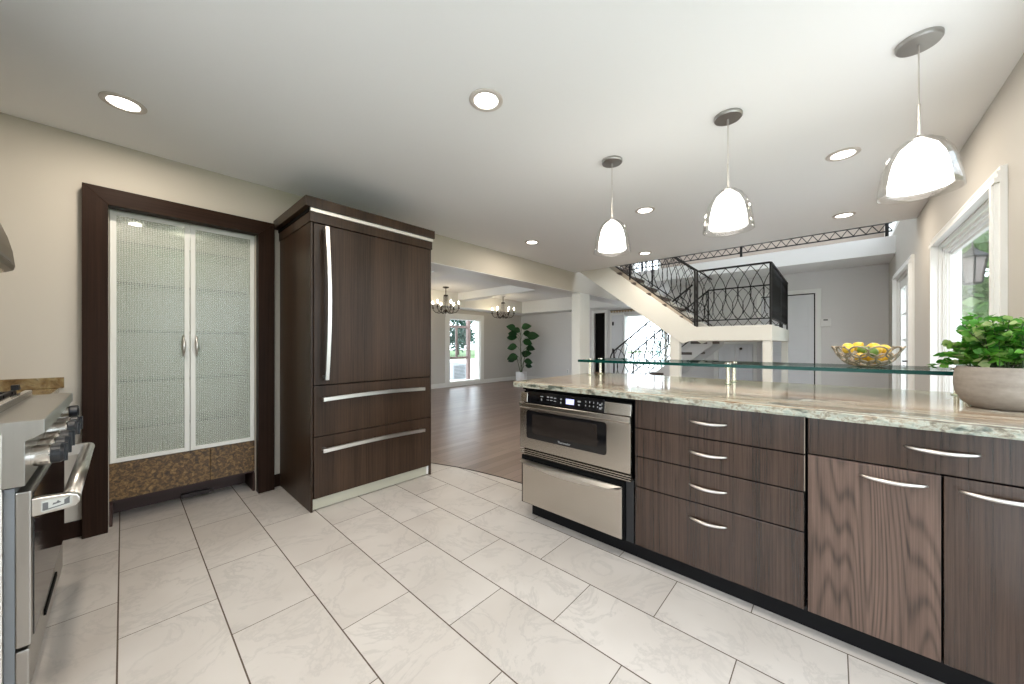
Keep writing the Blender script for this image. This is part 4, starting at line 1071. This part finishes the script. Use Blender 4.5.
# ------------------------------------------------------------------ outside: lantern and trees
wl = thing('wall_lantern', 'dark outdoor wall lantern seen through the kitchen window', 'lantern', (6.7, -.74, 2.0))
lx, ly = 6.7, -1.20
MB().tube([(lx, -.74, 2.34), (lx, -1.0, 2.40), (lx, ly, 2.38), (lx, ly, 2.30)], .012, 8).obj('bracket', M['iron'], wl)
MB().lathe([(0, 2.31), (.03, 2.30), (.05, 2.27), (.14, 2.20), (.14, 2.185), (0, 2.185)], (lx, ly, 0), 6).obj('cap', M['iron'], wl)
b = MB()
for k in range(6):
    a = k*PI/3; b.bar((lx+.115*math.cos(a), ly+.115*math.sin(a), 2.19), (lx+.075*math.cos(a), ly+.075*math.sin(a), 1.90), .012)
b.lathe([(0, 1.87), (.07, 1.88), (.08, 1.90), (0, 1.90)], (lx, ly, 0), 6)
b.obj('cage', M['iron'], wl)
MB().lathe([(0, 2.185), (.105, 2.185), (.07, 1.90), (0, 1.90)], (lx, ly, 0), 6).obj('lantern_glass', M['lamp_glass'], wl)

def make_tree(name, label, loc, H, R, leafm, n, seed, group, zmin=.12):
    rnd = random.Random(seed); x, y = loc
    t = thing(name, label, 'tree', (x, y, -.06), group)
    tr = MB(); tr.tube([(x, y, -.06), (x+.1, y, H*.3), (x-.05, y+.1, H*.6), (x, y, H*.85)], [R*.09, R*.07, R*.05, R*.02], 8)
    tr.obj('trunk', M['bark'], t, smooth=True)
    lf = MB(); cl = []
    for k in range(26):
        a = rnd.uniform(0, 2*PI); zc = H*rnd.uniform(zmin+.08, .92); prof = math.sin(PI*min(1, max(.05, (zc/H-zmin)/(1.02-zmin))))**.6
        rr = R*prof*rnd.uniform(.35, .85); cl.append((x+rr*math.cos(a), y+rr*math.sin(a), zc, R*rnd.uniform(.28, .45)))
    for k in range(n):
        cx, cy, cz, cr = cl[k % len(cl)]
        v = Vector((rnd.gauss(0, 1), rnd.gauss(0, 1), rnd.gauss(0, .8))).normalized()*cr*rnd.uniform(.55, 1.05)
        p = Vector((cx, cy, cz))+v; L = R*rnd.uniform(.09, .17)
        d = Vector((rnd.uniform(-1, 1), rnd.uniform(-1, 1), rnd.uniform(-.8, .4))).normalized(); sd_ = d.orthogonal().normalized()
        sd_ = (sd_*math.cos(k) + d.cross(sd_)*math.sin(k))*L*.4
        a_, b_, c_, d_ = (lf.bm.verts.new(w) for w in (p, p+d*L*.5+sd_, p+d*L, p+d*L*.5-sd_))
        lf.bm.faces.new((a_, b_, c_, d_))
    lf.obj('foliage', leafm, t)
    return t
for i, (x, y, H, R) in enumerate(((10.8, -2.5, 5.6, 1.4), (13.4, -6.0, 6.5, 1.6), (13.4, -1.2, 4.2, 1.1), (16.6, -2.6, 8.4, 2.0), (19.8, -7.8, 7.5, 1.9), (9.2, -4.6, 4.6, 1.2))):
    lb = ['bright green garden tree close behind the lantern', 'broad green tree left of the lantern through the kitchen window', 'low bushy green tree beside the house corner outside', 'tall pale green tree rising behind the garden trees',
          'largest green tree at the back of the side garden', 'small green tree nearest the kitchen window outside'][i]
    make_tree('garden_tree', lb, (x, y), H, R, M['leaf_tree'], 5500, 20+i, 'garden trees outside the kitchen window', .05)
for i, (x, y, H, R) in enumerate(((22.5, 33, 6.5, 2.4), (27.5, 34, 7.5, 2.5), (32.6, 33, 7, 2.4), (17.5, 34, 7, 2.4))):
    lb = ['blue green tree in the left pane of the dining window', 'blue green tree in the right pane of the dining window', 'blue green tree furthest right beyond the lawn', 'blue green tree furthest left beyond the lawn'][i]
    make_tree('lawn_tree', lb, (x, y), H, R, M['leaf_far'], 4000, 40+i, 'trees beyond the lawn', .03)
make_tree('entry_tree', 'teal green shrub seen through the entry glass', (15.6, 5.5), 2.2, .32, M['leaf_teal'], 1200, 60, None, .03)
